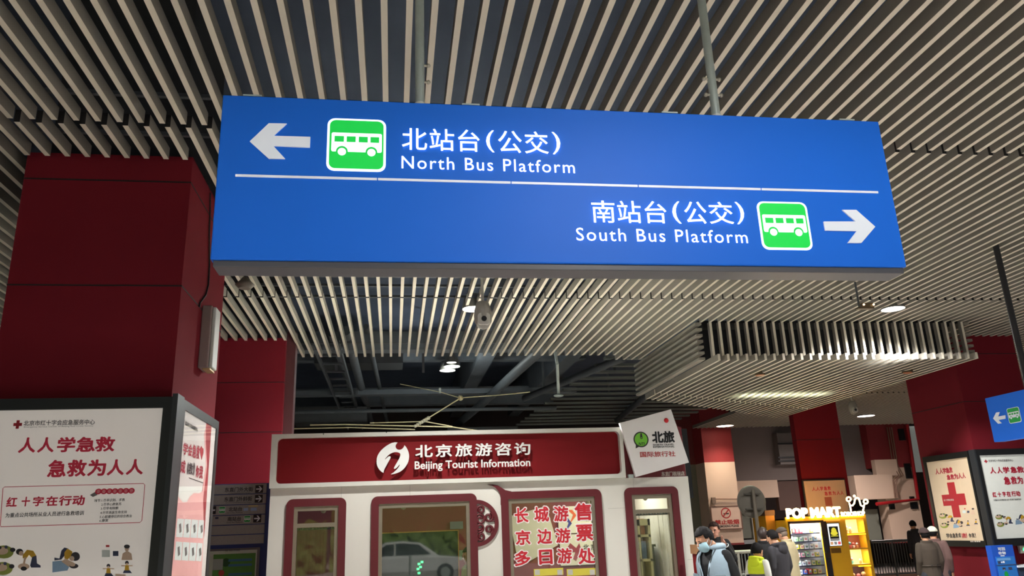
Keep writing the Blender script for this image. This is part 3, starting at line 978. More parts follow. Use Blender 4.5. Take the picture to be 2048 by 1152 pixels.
# red side header with the tilted white panel
MB().plate(K, rc(hx - .02, kr - .02, khb, K.ab(1370, 853)[1]), -.1, -.01).build('side_header_panel', mat('side_header_red', rgb(104, 24, 32), .45), kiosk)
TP = ypl(KY - .12)
tp = MB().plate(TP, TP.poly([(1239.5, 846), (1342, 818.5), (1378, 925), (1272, 954)]), -.05, 0).build('tilted_panel', mat('panel_white', rgb(234, 232, 230), .45, var=.03), kiosk, label='tilted white travel agency panel')
MB().plate(TP, rc(*TP.rect(1260, 1270, 948, 955)), -.1, -.05).build('panel_bracket', STEEL, tp)
a, b = TP.ab(1282, 879)
rad = TP.ab(1297, 879)[0] - a
lg = MB().plate(TP, circ(a, b, rad, 28), 0, .003, 0).plate(TP, circ(a, b, rad * .84, 28), .003, .004, 1)
lg.plate(TP, [(a - rad * .75, b - rad * .6), (a - rad * .8, b - rad * 1.12), (a - rad * .3, b - rad * .9)], 0, .003, 0)
lg.plate(TP, circ(a + .005, b + .02, rad * .16, 14), .004, .005, 0).plate(TP, [(a - .01, b + .03), (a + .02, b + .03), (a + .015, b + .075), (a - .003, b + .075)], .004, .005, 0).plate(TP, circ(a + .005, b + .02, rad * .07, 10), .005, .006, 1)
lg.build('round_logo', [INKBLK, mat('logo_green', rgb(112, 190, 50), .5)], tp)
ptext('NTI', TP, 1277, 1289, 885, 890.5, BLACK, tp, weight=.02, d=.004, shear=.2)
ptext('北旅', TP, 1304.5, 1348, 863, 885, BLACK, tp, weight=.045)
ptext('NORTH TRAVEL', TP, 1306, 1348, 887.8, 891, BLACK, tp, weight=.03)
ptext('INTERNATIONAL', TP, 1306, 1348.8, 892, 895.2, BLACK, tp, weight=.03)
ptext('国际旅行社', TP, 1280, 1350.5, 903, 913.5, mat('ink_red', rgb(178, 46, 46), .6), tp, weight=.02)
a, b = TP.ab(1332, 841)
MB().sphere(TP.p(a, b, .01), (.03, .02, .03), 12, 8).build('red_stud', RED, tp)
KS = ypl(KY + .01)
ptext('东直门枢纽店', KS, 1322.5, 1368.5, 943, 952, mat('letter_pale', rgb(196, 184, 176), .5), kiosk, d=.001, thick=.012, weight=.012)
MB().box(kr - .02, kr + .16, KY + .3, KY + .5, 2.0, 2.86).build('corner_post', BLACK, kiosk)

# inside the kiosk
IB = ypl(KY + 2.28)


def inposter(x0, x1, y0, y1, label, col, fr=IB, poly=None, name='poster'):
    o = MB().plate(fr, fr.poly(poly) if poly else rc(*fr.rect(x0, x1, y0, y1)), 0, .01)
    o = o.build(name, mat(col[0], col[1], .6))
    return meta(center_origin(o), label, name)


IM = ypl(KY + 2.289)
p_ = inposter(0, 0, 0, 0, 'tilted white travel agency board seen through the ticket window', ('board_cream', rgb(208, 200, 180)), IM, [(1018, 1033), (1092, 1012), (1116, 1090), (1038, 1134)])
ptext('北旅', IM, 1058, 1092, 1056, 1082, BLACK, p_, weight=.05)
ptext('国际旅行社', IM, 1036, 1092, 1088, 1095, mat('ink_red', rgb(178, 46, 46)), p_, weight=.02)
MB().plate(IM, circ(*IM.ab(1040, 1071), .10, 20), .001, .004).build('round_logo', BLACK, p_)
p_ = inposter(1116, 1192, 1012, 1066, 'white poster with an orange swirl, upper right behind the ticket window', ('board_pale', rgb(214, 208, 186)), IB)
for q, c, m in (((1142, 1034), 0, 'swirl_orange'), ((1133, 1050), 1, 'swirl_blue')):
    a, b = IB.ab(*q)
    MB().plate(IB, [(a - .05, b + .1), (a + .03, b + .03), (a - .03, b - .1), (a + .08, b + .02), (a + .02, b + .1)], .011, .014).build('swirl', mat(m, rgb(210, 90, 40) if c == 0 else rgb(60, 60, 130), .6), p_)
ptext('北京', IB, 1168, 1192, 1030, 1042, INKBLK, p_, weight=.02, d=.012)
p_ = inposter(1120, 1192, 1068, 1130, 'white poster with a red flame mark, lower right behind the ticket window', ('board_pale', rgb(214, 208, 186)), IB)
MB().plate(IB, IB.poly([(1128, 1105), (1140, 1086), (1152, 1096), (1158, 1086), (1162, 1098), (1152, 1122), (1146, 1118), (1150, 1104)]), .011, .014).build('flame_mark', mat('flame_maroon', rgb(150, 60, 70), .6), p_)
ptext('北 京', IB, 1166, 1192, 1088, 1100, INKBLK, p_, weight=.02, d=.012)

o = MB()
IC = ypl(KY + .9)
a0, a1, b0, b1 = IC.rect(1272, 1304, 1038, 1152)
o.box(a0, a0 + .07, KY + .9, KY + 1.2, .9, b1).box(a1 - .03, a1, KY + .9, KY + 1.2, .9, b1).box(a0, a1, KY + .9, KY + 1.2, b1 - .08, b1)
for z in (1.55, 1.25): o.box(a0, a1, KY + .9, KY + 1.2, z, z + .03)
o.box(a0, a1, KY + 1.19, KY + 1.2, .9, b1)
meta(center_origin(o.build('display_cabinet', mat('cabinet_cream', rgb(214, 208, 160), .5))), 'cream display cabinet inside the kiosk, behind the right window', 'cabinet')
for i, (xx, zz, hh, cc) in enumerate(((.3, 1.58, .2, rgb(210, 150, 110)), (.32, 1.28, .22, rgb(120, 150, 190)))):
    o = MB().box(a0 + .1, a1 - .05, KY + .98, KY + 1.1, zz, zz + hh)
    meta(center_origin(o.build('gift_box', mat('gift_%d' % i, cc, .5))), ('orange gift box on the upper cabinet shelf' if i == 0 else 'blue gift box on the lower cabinet shelf'), 'box')
inposter(1312, 1340, 1030, 1062, 'small white sheet pinned inside the right window', ('sheet_white', rgb(196, 196, 178)), ypl(KY + 2.27))
inposter(1262, 1288, 1006, 1026, 'cream sheet behind the upper right window light', ('board_pale', rgb(214, 208, 186)), ypl(KY + 2.27))
o = MB().box(2.95, 3.45, KY + 1.2, KY + 1.8, FZ, 1.42)
o.box(2.93, 3.47, KY + 1.18, KY + 1.82, 1.42, 1.45)
meta(center_origin(o.build('counter', mat('counter_green', rgb(96, 104, 74), .6))), 'dull green counter inside the kiosk behind the right window', 'counter')

# curtains of sheer cloth behind the first and last windows
for i, lab in ((1, 'sheer grey curtain gathered on a rod behind the leftmost kiosk window'), (4, 'sheer grey curtain gathered on a rod behind the rightmost kiosk window')):
    a, b, t = WIN[i]
    zt = (K.ab(630, 1052)[1] if i == 1 else K.ab(1305, 1023)[1])
    e = empty('curtain', ((a + b) / 2, KY + .12, 1.0), lab, 'curtain')
    MB().tube([(a + FW, KY + .1, zt - .03), (b - FW, KY + .1, zt - .03)], .012, 8).build('curtain_rod', ALU, e)
    m = MB()
    n = 90
    vs = []
    for k in range(n + 1):
        f = k / n
        if i == 4: ff = f * .5 if f < .5 else .62 + (f - .5) * .76
        else: ff = f
        x = a + FW + .01 + ff * (b - a - 2 * FW - .02)
        for z, am in ((zt - .015, .012), (zt - .06, .02), (1.5, .03), (WB, .03)):
            vs.append((x + .01 * math.sin(f * 37 + z * 3), KY + .12 + am * math.sin(f * 58 + math.sin(f * 21) * 1.2), z))
    fs = [(k * 4 + j, k * 4 + j + 1, k * 4 + j + 5, k * 4 + j + 4) for k in range(n) for j in range(3)]
    m.add(vs, fs, 0, True)
    m.build('cloth', sheer_mat('sheer_grey', rgb(176, 170, 156), .32), e)
    m = MB()
    for k in range(14):
        x = a + FW + .02 + k * (b - a - 2 * FW - .04) / 13
        m.tube([(x - .008, KY + .085, zt - .035), (x + .008, KY + .085, zt - .02)], .012, 6)
    m.build('gathered_heading', mat('heading_grey', rgb(120, 124, 118), .6), e)
# screen, panel, signs and clerk behind the second window
IM2 = ypl(KY + .8)
o = MB().plate(IM2, rc(IM2.ab(757, 1100)[0], IM2.ab(916, 1100)[0], .9, IM2.ab(838, 1064)[1]), -.04, 0, 0)
a0, a1, b1 = IM2.ab(757, 1100)[0], IM2.ab(916, 1100)[0], IM2.ab(838, 1064)[1]
e = empty('partition_screen', ((a0 + a1) / 2, KY + .8, .9), 'dark blue glossy screen edged with brass behind the second kiosk window', 'screen')
MB().plate(IM2, rc(a0, a1, .9, b1), -.04, 0).build('panel', mat('screen_navy', rgb(28, 34, 48), .12, var=.2), e)
MB().plate(IM2, rc(a0, a1 + .012, b1 - .004, b1 + .01), -.04, .006).plate(IM2, rc(a1, a1 + .012, .9, b1), -.04, .006).build('edge_strip', mat('brass', rgb(212, 160, 96), .35, .7), e)
IL = ypl(KY + .7)
gl_ = MB()
for px, py in ((838, 1128), (841, 1134), (836, 1138), (838, 1146), (844, 1124)):
    gl_.plate(IL, rc(*IL.rect(px - 2.5, px + 2.5, py - 2, py + 2)), 0, .004)
meta(center_origin(gl_.build('indicator_light', gm)), 'bright green indicator lights low behind the second kiosk window', 'light')
inposter(918, 940, 1100, 1120, 'pale green notice beside the clerk behind the second kiosk window', ('notice_green', rgb(130, 150, 120)), ypl(KY + 1.6), name='notice')
inposter(900, 926, 1043, 1058, 'small blue and tan picture on the red wall behind the second kiosk window', ('picture_blue', rgb(110, 112, 110)), ypl(KY + 2.27), name='picture')
for px in (807, 647, 1290, 1176):
    q = ypl(KY + .35)
    a, b = q.ab(px, 1012 if px == 807 else (1019 if px == 647 else (994 if px == 1290 else 1002)))
    o = MB().sphere((a, KY + .35, b), (.035, .035, .045), 12, 8).tube([(a, KY + .35, b + .03), (a, KY + .35, 2.44)], .02, 8)
    lab = {807: 'second', 647: 'leftmost', 1290: 'rightmost', 1176: 'third'}[px]
    meta(center_origin(o.build('ceiling_camera', mat('camera_cream', rgb(196, 186, 160), .5))), 'small cream camera on the kiosk ceiling inside the %s window' % lab, 'camera')


# ================================================================== ADVERTISING LIGHT BOXES
def figure(fr, parts, parent, name='illustration'):
    mats, m = [], MB()
    for i, (pts, mm) in enumerate(parts):
        if mm not in mats: mats.append(mm)
        m.plate(fr, pts, .0012, .0016 + i * .0002, mats.index(mm))
    return m.build(name, mats, parent)


SK2 = mat('ink_skin', rgb(214, 184, 160), .6)
NAVY = mat('ink_navy', rgb(60, 66, 96), .6)
YELI = mat('ink_yellow', rgb(206, 160, 36), .6)
GRNI = mat('ink_olive', rgb(150, 160, 70), .6)
BLUI = mat('ink_blue', rgb(140, 170, 200), .6)
HAI = mat('ink_hair', rgb(52, 46, 54), .6)
WHI = mat('ink_white', rgb(214, 222, 218), .6)


def kneeler(fr, x, y, s):
    """small printed figure kneeling over a head, around pixel (x, y)"""
    P = lambda *q: [fr.ab(x + a * s, y + b * s) for a, b in q]
    el = lambda a, b, r1, r2: [fr.ab(x + (a + r1 * math.cos(t * .3927)) * s, y + (b + r2 * math.sin(t * .3927)) * s) for t in range(16, 0, -1)]
    return [(P((-6, -2), (2, -12), (14, -10), (20, 0), (12, 4), (6, -2), (0, 6), (-6, 4)), YELI), (P((12, 2), (20, -1), (21, 14), (28, 18), (28, 22), (10, 22), (8, 18)), NAVY),
            (el(-12, -8, 7, 6), HAI), (el(-9, -5, 4.5, 4.5), SK2), (P((-3, 2), (1, 2), (-2, 16), (-6, 16)), SK2), (el(-4, 20, 11, 6), SK2), (el(-4, 24, 6, 4), HAI)]


def huddle(fr, x, y, s):
    P = lambda *q: [fr.ab(x + a * s, y + b * s) for a, b in q]
    el = lambda a, b, r1, r2: [fr.ab(x + (a + r1 * math.cos(t * .3927)) * s, y + (b + r2 * math.sin(t * .3927)) * s) for t in range(16, 0, -1)]
    return [(P((-26, 8), (-8, 6), (8, 18), (4, 26), (-26, 30)), BLUI), (P((-12, 2), (-8, -14), (-2, -20), (6, -18), (0, -6), (-8, 4), (-22, 6), (-22, 0)), NAVY),
            (P((-2, -10), (4, -18), (14, -12), (12, -2), (4, 4), (-2, 2)), YELI), (el(20, -2, 9, 9), HAI), (el(13, 2, 5, 5), SK2), (P((-8, 8), (0, 2), (16, 10), (14, 18), (6, 18)), SK2), (el(17, 17, 9, 5), HAI), (el(14, 14, 6, 4), SK2)]


def lying(fr, x, y, s):
    el = lambda a, b, r1, r2: [fr.ab(x + (a + r1 * math.cos(t * .3927)) * s, y + (b + r2 * math.sin(t * .3927)) * s) for t in range(16, 0, -1)]
    return [(el(0, 0, 18, 12), GRNI), (el(-4, -2, 12, 7), SK2), (el(16, -4, 5, 4), HAI), (el(4, -9, 3, 3), NAVY), (el(-8, -8, 4, 3), HAI)]


def jumper(fr, x, y, s):
    el = lambda a, b, r1, r2: [fr.ab(x + (a + r1 * math.cos(t * .3927)) * s, y + (b + r2 * math.sin(t * .3927)) * s) for t in range(16, 0, -1)]
    P = lambda *q: [fr.ab(x + a * s, y + b * s) for a, b in q]
    return [(P((-10, -5), (10, -5), (10, -3), (-10, -3)), SK2), (P((-3, -5), (3, -5), (4, 4), (-4, 4)), YELI), (P((-5, 4), (5, 4), (9, 9), (-7, 9)), NAVY), (el(0, -9, 3.2, 3.5), HAI), (el(0, -7, 2, 2), SK2),
            (P((-20, 10), (-2, 11), (-2, 14), (-20, 14)), SK2)]


def torso(fr, x, y, s):
    el = lambda a, b, r1, r2: [fr.ab(x + (a + r1 * math.cos(t * .3927)) * s, y + (b + r2 * math.sin(t * .3927)) * s) for t in range(16, 0, -1)]
    P = lambda *q: [fr.ab(x + a * s, y + b * s) for a, b in q]
    return [(P((-11, 12), (-9, -1), (-2, -5), (3, -5), (9, -1), (11, 12)), SK2), (el(0, -11, 4.5, 6), SK2), (el(0, -15, 6, 4), HAI),
            (P((-50, -8), (-34, -8), (-34, 6), (-50, 6)), WHI), (P((-28, -6), (-17, -6), (-17, 4), (-28, 4)), NAVY), (P((-42, -18), (-35, -18), (-35, -14), (-42, -14)), RED)]


def cross(fr, x0, x1, y0, y1, w, d=.0015):
    a0, a1, b0, b1 = fr.rect(x0, x1, y0, y1)
    ac, bc = (a0 + a1) / 2, (b0 + b1) / 2
    h, v = (a1 - a0) * w / 2, (b1 - b0) * w / 2
    return [(ac - h, b0), (ac + h, b0), (ac + h, bc - v), (a1, bc - v), (a1, bc + v), (ac + h, bc + v), (ac + h, b1), (ac - h, b1), (ac - h, bc + v), (a0, bc + v), (a0, bc - v), (ac - h, bc - v)]


CROSSR = mat('cross_red', rgb(176, 30, 46), .6)

# left column, face towards the viewer
F1 = ypl(6.12)
box1 = empty('advertising_light_box', (-2.3, 6.18, 1.08), 'black framed first aid poster box on the front of the near left column', 'poster box')
MB().plate(F1, rc(-3.12, -1.60, 1.08, 2.735), -.12, .03, 0, [rc(-2.79, -1.672, 1.19, 2.655)]).build('frame', BLACK, box1)
MB().plate(F1, rc(-2.80, -1.66, 1.18, 2.665), -.1, .0).build('poster', POSTER, box1)
pn = [o for o in box1.children if o.name.startswith('poster')][0]
MB().plate(F1, cross(F1, 27, 44, 840.5, 857.5, .36), 0, .0018).build('red_cross', CROSSR, pn)
line_text('北京市红十字会应急服务中心', F1, (48, 841, 851), (190, 839, 850), 0, 0, INKGRY, pn, weight=.02)
line_text('Emergency Service Center of Beijing Red Cross Society', F1, (48, 852.5, 856), (187, 850.5, 854), 0, 0, INKGRY, pn)


def brush(s, fr, xs, tb, parent, m=INKRED, wt=.034):
    chars(s, fr, xs, tb, m, parent, weight=wt)


brush('人人学急救', F1, [(39, 71), (77, 108), (116, 150), (154, 190), (192, 229)], ((39, 876, 905), (229, 874, 902)), pn)
brush('急救为人人', F1, [(97, 132), (136, 172), (177, 211), (216, 248), (254, 286)], ((97, 921, 954), (286, 919, 948)), pn)
brush('红十字在行动', F1, [(14, 34), (44, 60), (67, 87), (93, 115), (119, 143), (146, 169)], ((14, 995, 1013), (169, 991, 1010)), pn)
line_text('为重点公共场所从业人员进行急救培训', F1, (11.5, 1025, 1034), (167.5, 1022.5, 1031.5), 0, 0, INKBLK, pn, weight=.015)
# outlined panel
loop = [F1.p(a, b, .002) for a, b in [F1.ab(x, y) for x, y in ((9, 974), (6, 977), (1, 1050), (2, 1053.5), (280, 1045), (284, 1041), (290, 970), (287, 967))]]
MB().tube(loop, .0022, 5, closed=True).build('outline', INKRED, pn)
bd = MB()
for i in range(7):
    a, b = F1.ab(197 + i * 11, 983 - i * .25)
    bd.plate(F1, circ(a, b, .022, 14, .02), 0, .002, 0)
bd.plate(F1, F1.poly([(180, 990), (190, 984), (195, 990), (186, 994)]), 0, .0018, 1)
bd.build('badge_strip', [INKRED, INKGRY], pn)
bs = MB()
for i in range(7):
    a, b = F1.ab(197 + i * 11, 983 - i * .25)
    for q in (-.008, .0, .008): bs.plate(F1, rc(a - .011 + abs(q) * .3, a + .011 - abs(q) * .4, b + q - .0016, b + q + .0016), .002, .0026)
bs.build('badge_strokes', mat('ink_cream', rgb(214, 190, 180), .6), pn)
for i, (s, x0, x1) in enumerate((('环节:1.尽早识别、求救', 189, 250), ('2.尽早心肺复苏', 203, 243), ('3.尽早电除颤', 202, 237), ('4.尽早高级生命支持', 201, 254), ('5.心脏骤停后的综合救治', 200, 264), ('6.康复', 199, 217))):
    y = 997.5 + i * 8.1
    line_text(s, F1, (x0, y + .5, y + 6.5), (x1, y - .7, y + 5.2), 0, 0, INKBLK, pn, weight=.012, res=1)
figure(F1, kneeler(F1, 52, 1112, 1.05), pn)
figure(F1, huddle(F1, 131, 1115, 1.0), pn)
figure(F1, torso(F1, 254, 1108, 1.0), pn)
figure(F1, lying(F1, 8, 1104, 1.1), pn)
figure(F1, lying(F1, 6, 1137, 1.1), pn)
figure(F1, jumper(F1, 217, 1142, 1.15), pn)
figure(F1, jumper(F1, 254, 1136, 1.15), pn)
MB().plate(F1, rc(-3.12, -1.672, 1.19, 2.655), .012, .016).build('display_glass', ADGLASS, box1)
cp = MB().box(-1.605, -1.568, 6.07, 6.26, 1.06, 2.755).build('corner_post', FRAMEB, box1)

# left column, right-hand face
F2 = xpl(-1.58)
box2 = empty('advertising_light_box', (-1.6, 6.9, 1.08), 'pink poster box with a heart on the side of the near left column', 'poster box')
MB().plate(F2, rc(6.24, 7.55, 1.08, 2.745), -.08, .007, 0, [rc(6.33, 7.46, 1.19, 2.672)]).build('frame', BLACK, box2)
ps = MB().plate(F2, rc(6.32, 7.47, 1.18, 2.68), -.07, 0).build('poster', mat('poster_pale', rgb(212, 206, 200), .5, emit=.08), box2)
PINK = mat('poster_pink', rgb(216, 160, 156), .5, emit=.15)
pk = MB().plate(F2, F2.poly([(322, 1260), (352, 985), (358, 996), (366, 1005), (374, 1004), (380, 993), (388, 986), (398, 987), (404, 983), (412, 930), (408, 870), (414, 842), (421, 846), (396, 1260)]), 0, .0012)
pk.build('pink_wave', PINK, ps)
MB().plate(F2, F2.poly([(412.5, 842), (423, 848), (408, 1075), (406, 1000), (414, 930), (411, 880)]), .0012, .0016).build('red_edge', mat('edge_red', rgb(168, 50, 56), .5), ps)
PLT = mat('poster_light', rgb(214, 214, 206), .5, emit=.15)
MB().plate(F2, F2.poly([(355, 985), (357, 972), (405, 975), (403, 984), (397, 986), (388, 984), (379, 990), (373, 1001), (366, 1002), (359, 993)]), .0012, .0015).build('white_wave', PLT, ps)
for s, xs, m in (('学会急救', ((366, 375), (376, 384), (384.5, 392), (392.5, 398.5)), INKRED),):
    chars(s, F2, xs, ((366, 885, 908), (398.5, 892, 919)), m, ps, weight=.03)
chars('成', F2, ((361, 370),), ((361, 919, 945), (398, 930, 955)), INKRED, ps, weight=.03)
chars('“救”', F2, ((374, 376.5), (377, 385), (386, 388.5)), ((374, 925, 947), (388.5, 927, 950)), INKBLK, ps, weight=.03)
chars('你我', F2, ((391, 397), (398, 405)), ((391, 931, 954), (405, 932, 958)), INKRED, ps, weight=.03)
MB().plate(F2, F2.poly([(402.5, 892), (404.5, 896), (406.5, 897), (406.5, 906), (402.8, 920), (400, 905), (400, 896)]), 0, .002).build('heart', CROSSR, ps)
text('北京市红十字会应急服务中心', F2, (F2.ab(370, 845)[0], F2.ab(395, 855)[0], F2.ab(382, 857)[1], F2.ab(382, 848)[1]), INKGRY, ps, weight=.02)
MB().plate(F2, F2.poly([(378, 955), (406, 965), (406, 966.5), (378, 956.5)]), 0, .002).build('rule', INKBLK, ps)
cw = MB()
for r in range(2):
    for c in range(4):
        y0 = 1037 + r * 46
        x0 = 354.5 + c * 14.3 - r * 3.0
        w_ = 13.0 if c < 3 else 10.5
        cw.plate(F2, F2.poly([(x0, y0 + c * .9), (x0 + w_, y0 + c * .9 + 1), (x0 + w_ - 3, y0 + 38 + c * .6), (x0 - 3, y0 + 37 + c * .6)]), .0012, .002, 0)
        cw.plate(F2, F2.poly([(x0 + 3, y0 + 12 + c), (x0 + 7, y0 + 9 + c), (x0 + 8, y0 + 26), (x0 + 4, y0 + 30)]), .002, .0024, 1)
cw.build('picture_cards', [WHI, INKGRY], ps)
MB().plate(F2, rc(6.33, 7.46, 1.19, 2.672), .004, .006).build('display_glass', ADGLASS, box2)

# right column, left-hand face
F3 = xml(9.78)
box3 = empty('advertising_light_box', (9.8, 13.2, 1.1), 'poster box with a big red cross on the left face of the right column', 'poster box')
A = lambda x, y: F3.ab(x, y)
l0, l1 = A(1856, 916)[0] - .05, A(1947, 1000)[0]
l1 = -12.38
q0, q1 = (A(1858, 916)[0] + A(1876, 1084)[0]) / 2, (A(1942, 905)[0] + A(1964, 1084)[0]) / 2
pb, pt = (A(1876, 1080)[1] + A(1964, 1082)[1]) / 2, (A(1860, 924)[1] + A(1942, 913)[1]) / 2
MB().plate(F3, rc(q0 - .06, q1 + .04, pb - .1, pt + .1), -.08, .03, 0, [rc(q0, q1, pb, pt)]).build('frame', BLACK, box3)
ps = MB().plate(F3, rc(q0 - .01, q1 + .01, pb - .01, pt + .01), -.07, 0).build('poster', mat('poster_cream', rgb(206, 184, 156), .5, emit=.085), box3)
MB().plate(F3, cross(F3, 1885, 1931.5, 964, 1035, .32), 0, .002).build('red_cross', CROSSR, ps)
chars('人人学急救', F3, ((1871, 1878), (1879, 1886), (1886, 1892), (1892, 1899), (1899, 1905)), ((1871, 938, 949), (1905, 934, 945)), INKRED, ps, weight=.04)
chars('急救为人人', F3, ((1894, 1901), (1901.5, 1908), (1908.5, 1916), (1916.5, 1924), (1924.5, 1931)), ((1894, 950, 960), (1931, 945, 956)), INKRED, ps, weight=.04)
ptext('红十字救在身边', F3, 1888, 1908, 998, 1002, mat('ink_cream', rgb(214, 190, 180)), ps, d=.003, weight=.02)
chars('学会急救成', F3, ((1893, 1899), (1899.5, 1905), (1905.5, 1911), (1911.5, 1916), (1917, 1922)), ((1893, 1067, 1076), (1922, 1066, 1075)), INKBLK, ps, weight=.03)
chars('“救”', F3, ((1924, 1925.5), (1926, 1932), (1932.5, 1934)), ((1924, 1067, 1076), (1934, 1066, 1075)), INKRED, ps, weight=.03)
chars('你我!', F3, ((1938, 1943), (1944, 1949), (1950.5, 1951.5)), ((1938, 1067, 1075), (1951, 1066, 1075)), INKBLK, ps, weight=.03)
figure(F3, lying(F3, 1886, 1032, .45), ps)
figure(F3, lying(F3, 1889, 1051, .45), ps)
figure(F3, kneeler(F3, 1898, 1035, .38), ps)
figure(F3, huddle(F3, 1916, 1046, .35), ps)
figure(F3, torso(F3, 1946, 1024, .42), ps)
figure(F3, jumper(F3, 1936, 1047, .5), ps)
figure(F3, jumper(F3, 1952, 1044, .5), ps)
tk = MB()
for x0, x1 in ((1944, 1947), (1948, 1950), (1952, 1956), (1957, 1960), (1961, 1964)): tk.plate(F3, rc(*F3.rect(x0, x1, 1081.5, 1084)), .03, .032)
tk.build('faded_print', mat('letter_pale', rgb(196, 184, 176)), box3)
# right column, face towards the viewer
F4 = ypl(12.38)
box4 = empty('advertising_light_box', (10.5, 12.42, 1.1), 'black framed first aid poster box on the front of the right column', 'poster box')
r0 = (F4.ab(1958, 912)[0] + F4.ab(1990, 1078)[0]) / 2
pb, pt = F4.ab(1990, 1078)[1], F4.ab(1958, 911)[1]
MB().plate(F4, rc(r0 - .07, 11.25, pb - .12, pt + .1), -.1, .03, 0, [rc(r0, 11.15, pb, pt)]).build('frame', BLACK, box4)
ps = MB().plate(F4, rc(r0 - .01, 11.16, pb - .01, pt + .01), -.08, 0).build('poster', mat('poster_cool', rgb(204, 206, 200), .5, emit=.15), box4)
MB().box(9.74, r0 - .07, 12.34, 12.48, pb - .12, pt + .1).build('corner_post', FRAMEB, box4)
MB().plate(F4, cross(F4, 1968.5, 1975, 919.5, 926, .36), 0, .002).build('red_cross', CROSSR, ps)
line_text('北京市红十字会应急服务中心', F4, (1976.5, 919.5, 924), (2026, 918, 923), 0, 0, INKGRY, ps, weight=.02)
chars('人人学急救', F4, ((1980, 1991), (1994, 2004), (2006, 2018), (2021, 2033), (2034, 2047)), ((1980, 935, 947), (2047, 933, 945)), INKRED, ps, weight=.05)
chars('急救为人人', F4, ((2008, 2020), (2022, 2033), (2034.5, 2045), (2048, 2059), (2061, 2072)), ((2008, 954, 969), (2045, 953, 967)), INKRED, ps, weight=.05)
chars('红十字在行动', F4, ((1985, 1992), (1995, 2002), (2005, 2011), (2013, 2021), (2023, 2031), (2032, 2040)), ((1985, 984.5, 994), (2040, 982, 992)), INKRED, ps, weight=.05)
line_text('为重点公共场所从业人员进行急救培训', F4, (1987, 998.5, 1002), (2042, 997, 1000.5), 0, 0, INKBLK, ps, weight=.012, res=1)
figure(F4, lying(F4, 1998, 1034, .42), ps)
figure(F4, lying(F4, 2001, 1049, .42), ps)
figure(F4, kneeler(F4, 2014, 1038, .42), ps)
figure(F4, huddle(F4, 2042, 1037, .42), ps)
MB().plate(F4, rc(r0, 11.15, pb, pt), .012, .016).build('display_glass', ADGLASS, box4)

# far poster above the vending machine, on the far pillar
F5 = ypl(18.82)
e = empty('advertising_light_box', (10.6, 18.86, 1.4), 'far poster box on the pillar behind the yellow vending machine', 'poster box')
a0, a1, b0, b1 = F5.rect(1612, 1694, 961, 1030)
ps = MB().plate(F5, rc(a0, a1, b0, b1), -.06, 0).build('poster', mat('poster_far', rgb(190, 172, 160), .5), e)
MB().plate(F5, rc(a0 - .03, a1 + .03, b0 - .03, b1 + .03), -.07, -.02).build('frame', FRAMEB, e)
chars('人人学急救', F5, ((1624, 1631), (1632, 1639), (1640, 1646), (1647.5, 1654), (1655, 1661)), ((1624, 974, 982), (1661, 972.5, 980)), INKRED, ps, weight=.03)
chars('急救为人人', F5, ((1649, 1655.5), (1657, 1663), (1665, 1671), (1673, 1680), (1681, 1687)), ((1649, 983.5, 991), (1687, 981.5, 989)), INKRED, ps, weight=.03)
MB().plate(F5, rc(*F5.rect(1650, 1664, 994, 1012)), 0, .002).build('red_cross', mat('cross_faded', rgb(150, 84, 78), .6), ps)

# wall lamp and its cable on the side of the near left column
W = xpl(-1.66)
e = empty('wall_lamp', (-1.6, 7.1, 3.1), 'slim white box lamp fixed upright on the near left column', 'lamp')
y0, y1 = 6.98, 7.12
z0 = (W.ab(388, 738)[1] + W.ab(410, 741)[1]) / 2
z1 = (W.ab(400, 613)[1] + W.ab(418, 618)[1]) / 2
MB().box(-1.66, -1.575, y0 - .02, y1 + .05, z0, z1).build('case', mat('lamp_case', rgb(140, 122, 118), .5), e, bevel=.01)
MB().box(-1.575, -1.545, y0 + .0, y1 + .04, z0 + .01, z1 - .01).build('diffuser', mat('lamp_diffuser', rgb(190, 194, 188), .4), e, bevel=.008)
MB().box(-1.62, -1.56, y0 - .01, y1 + .03, z0 - .012, z0).build('end_cap', mat('cap_brass', rgb(190, 170, 120), .4, .4), e)
cb = MB().tube([W.p(*W.ab(x, y), .012) for x, y in ((418, 386), (417.5, 420), (416, 470), (416.5, 530), (414, 570), (409, 590), (397, 606), (396, 614))], .008, 6)
meta(center_origin(cb.build('cable', BLACK)), 'thin black cable running down the left column to the wall lamp', 'cable')

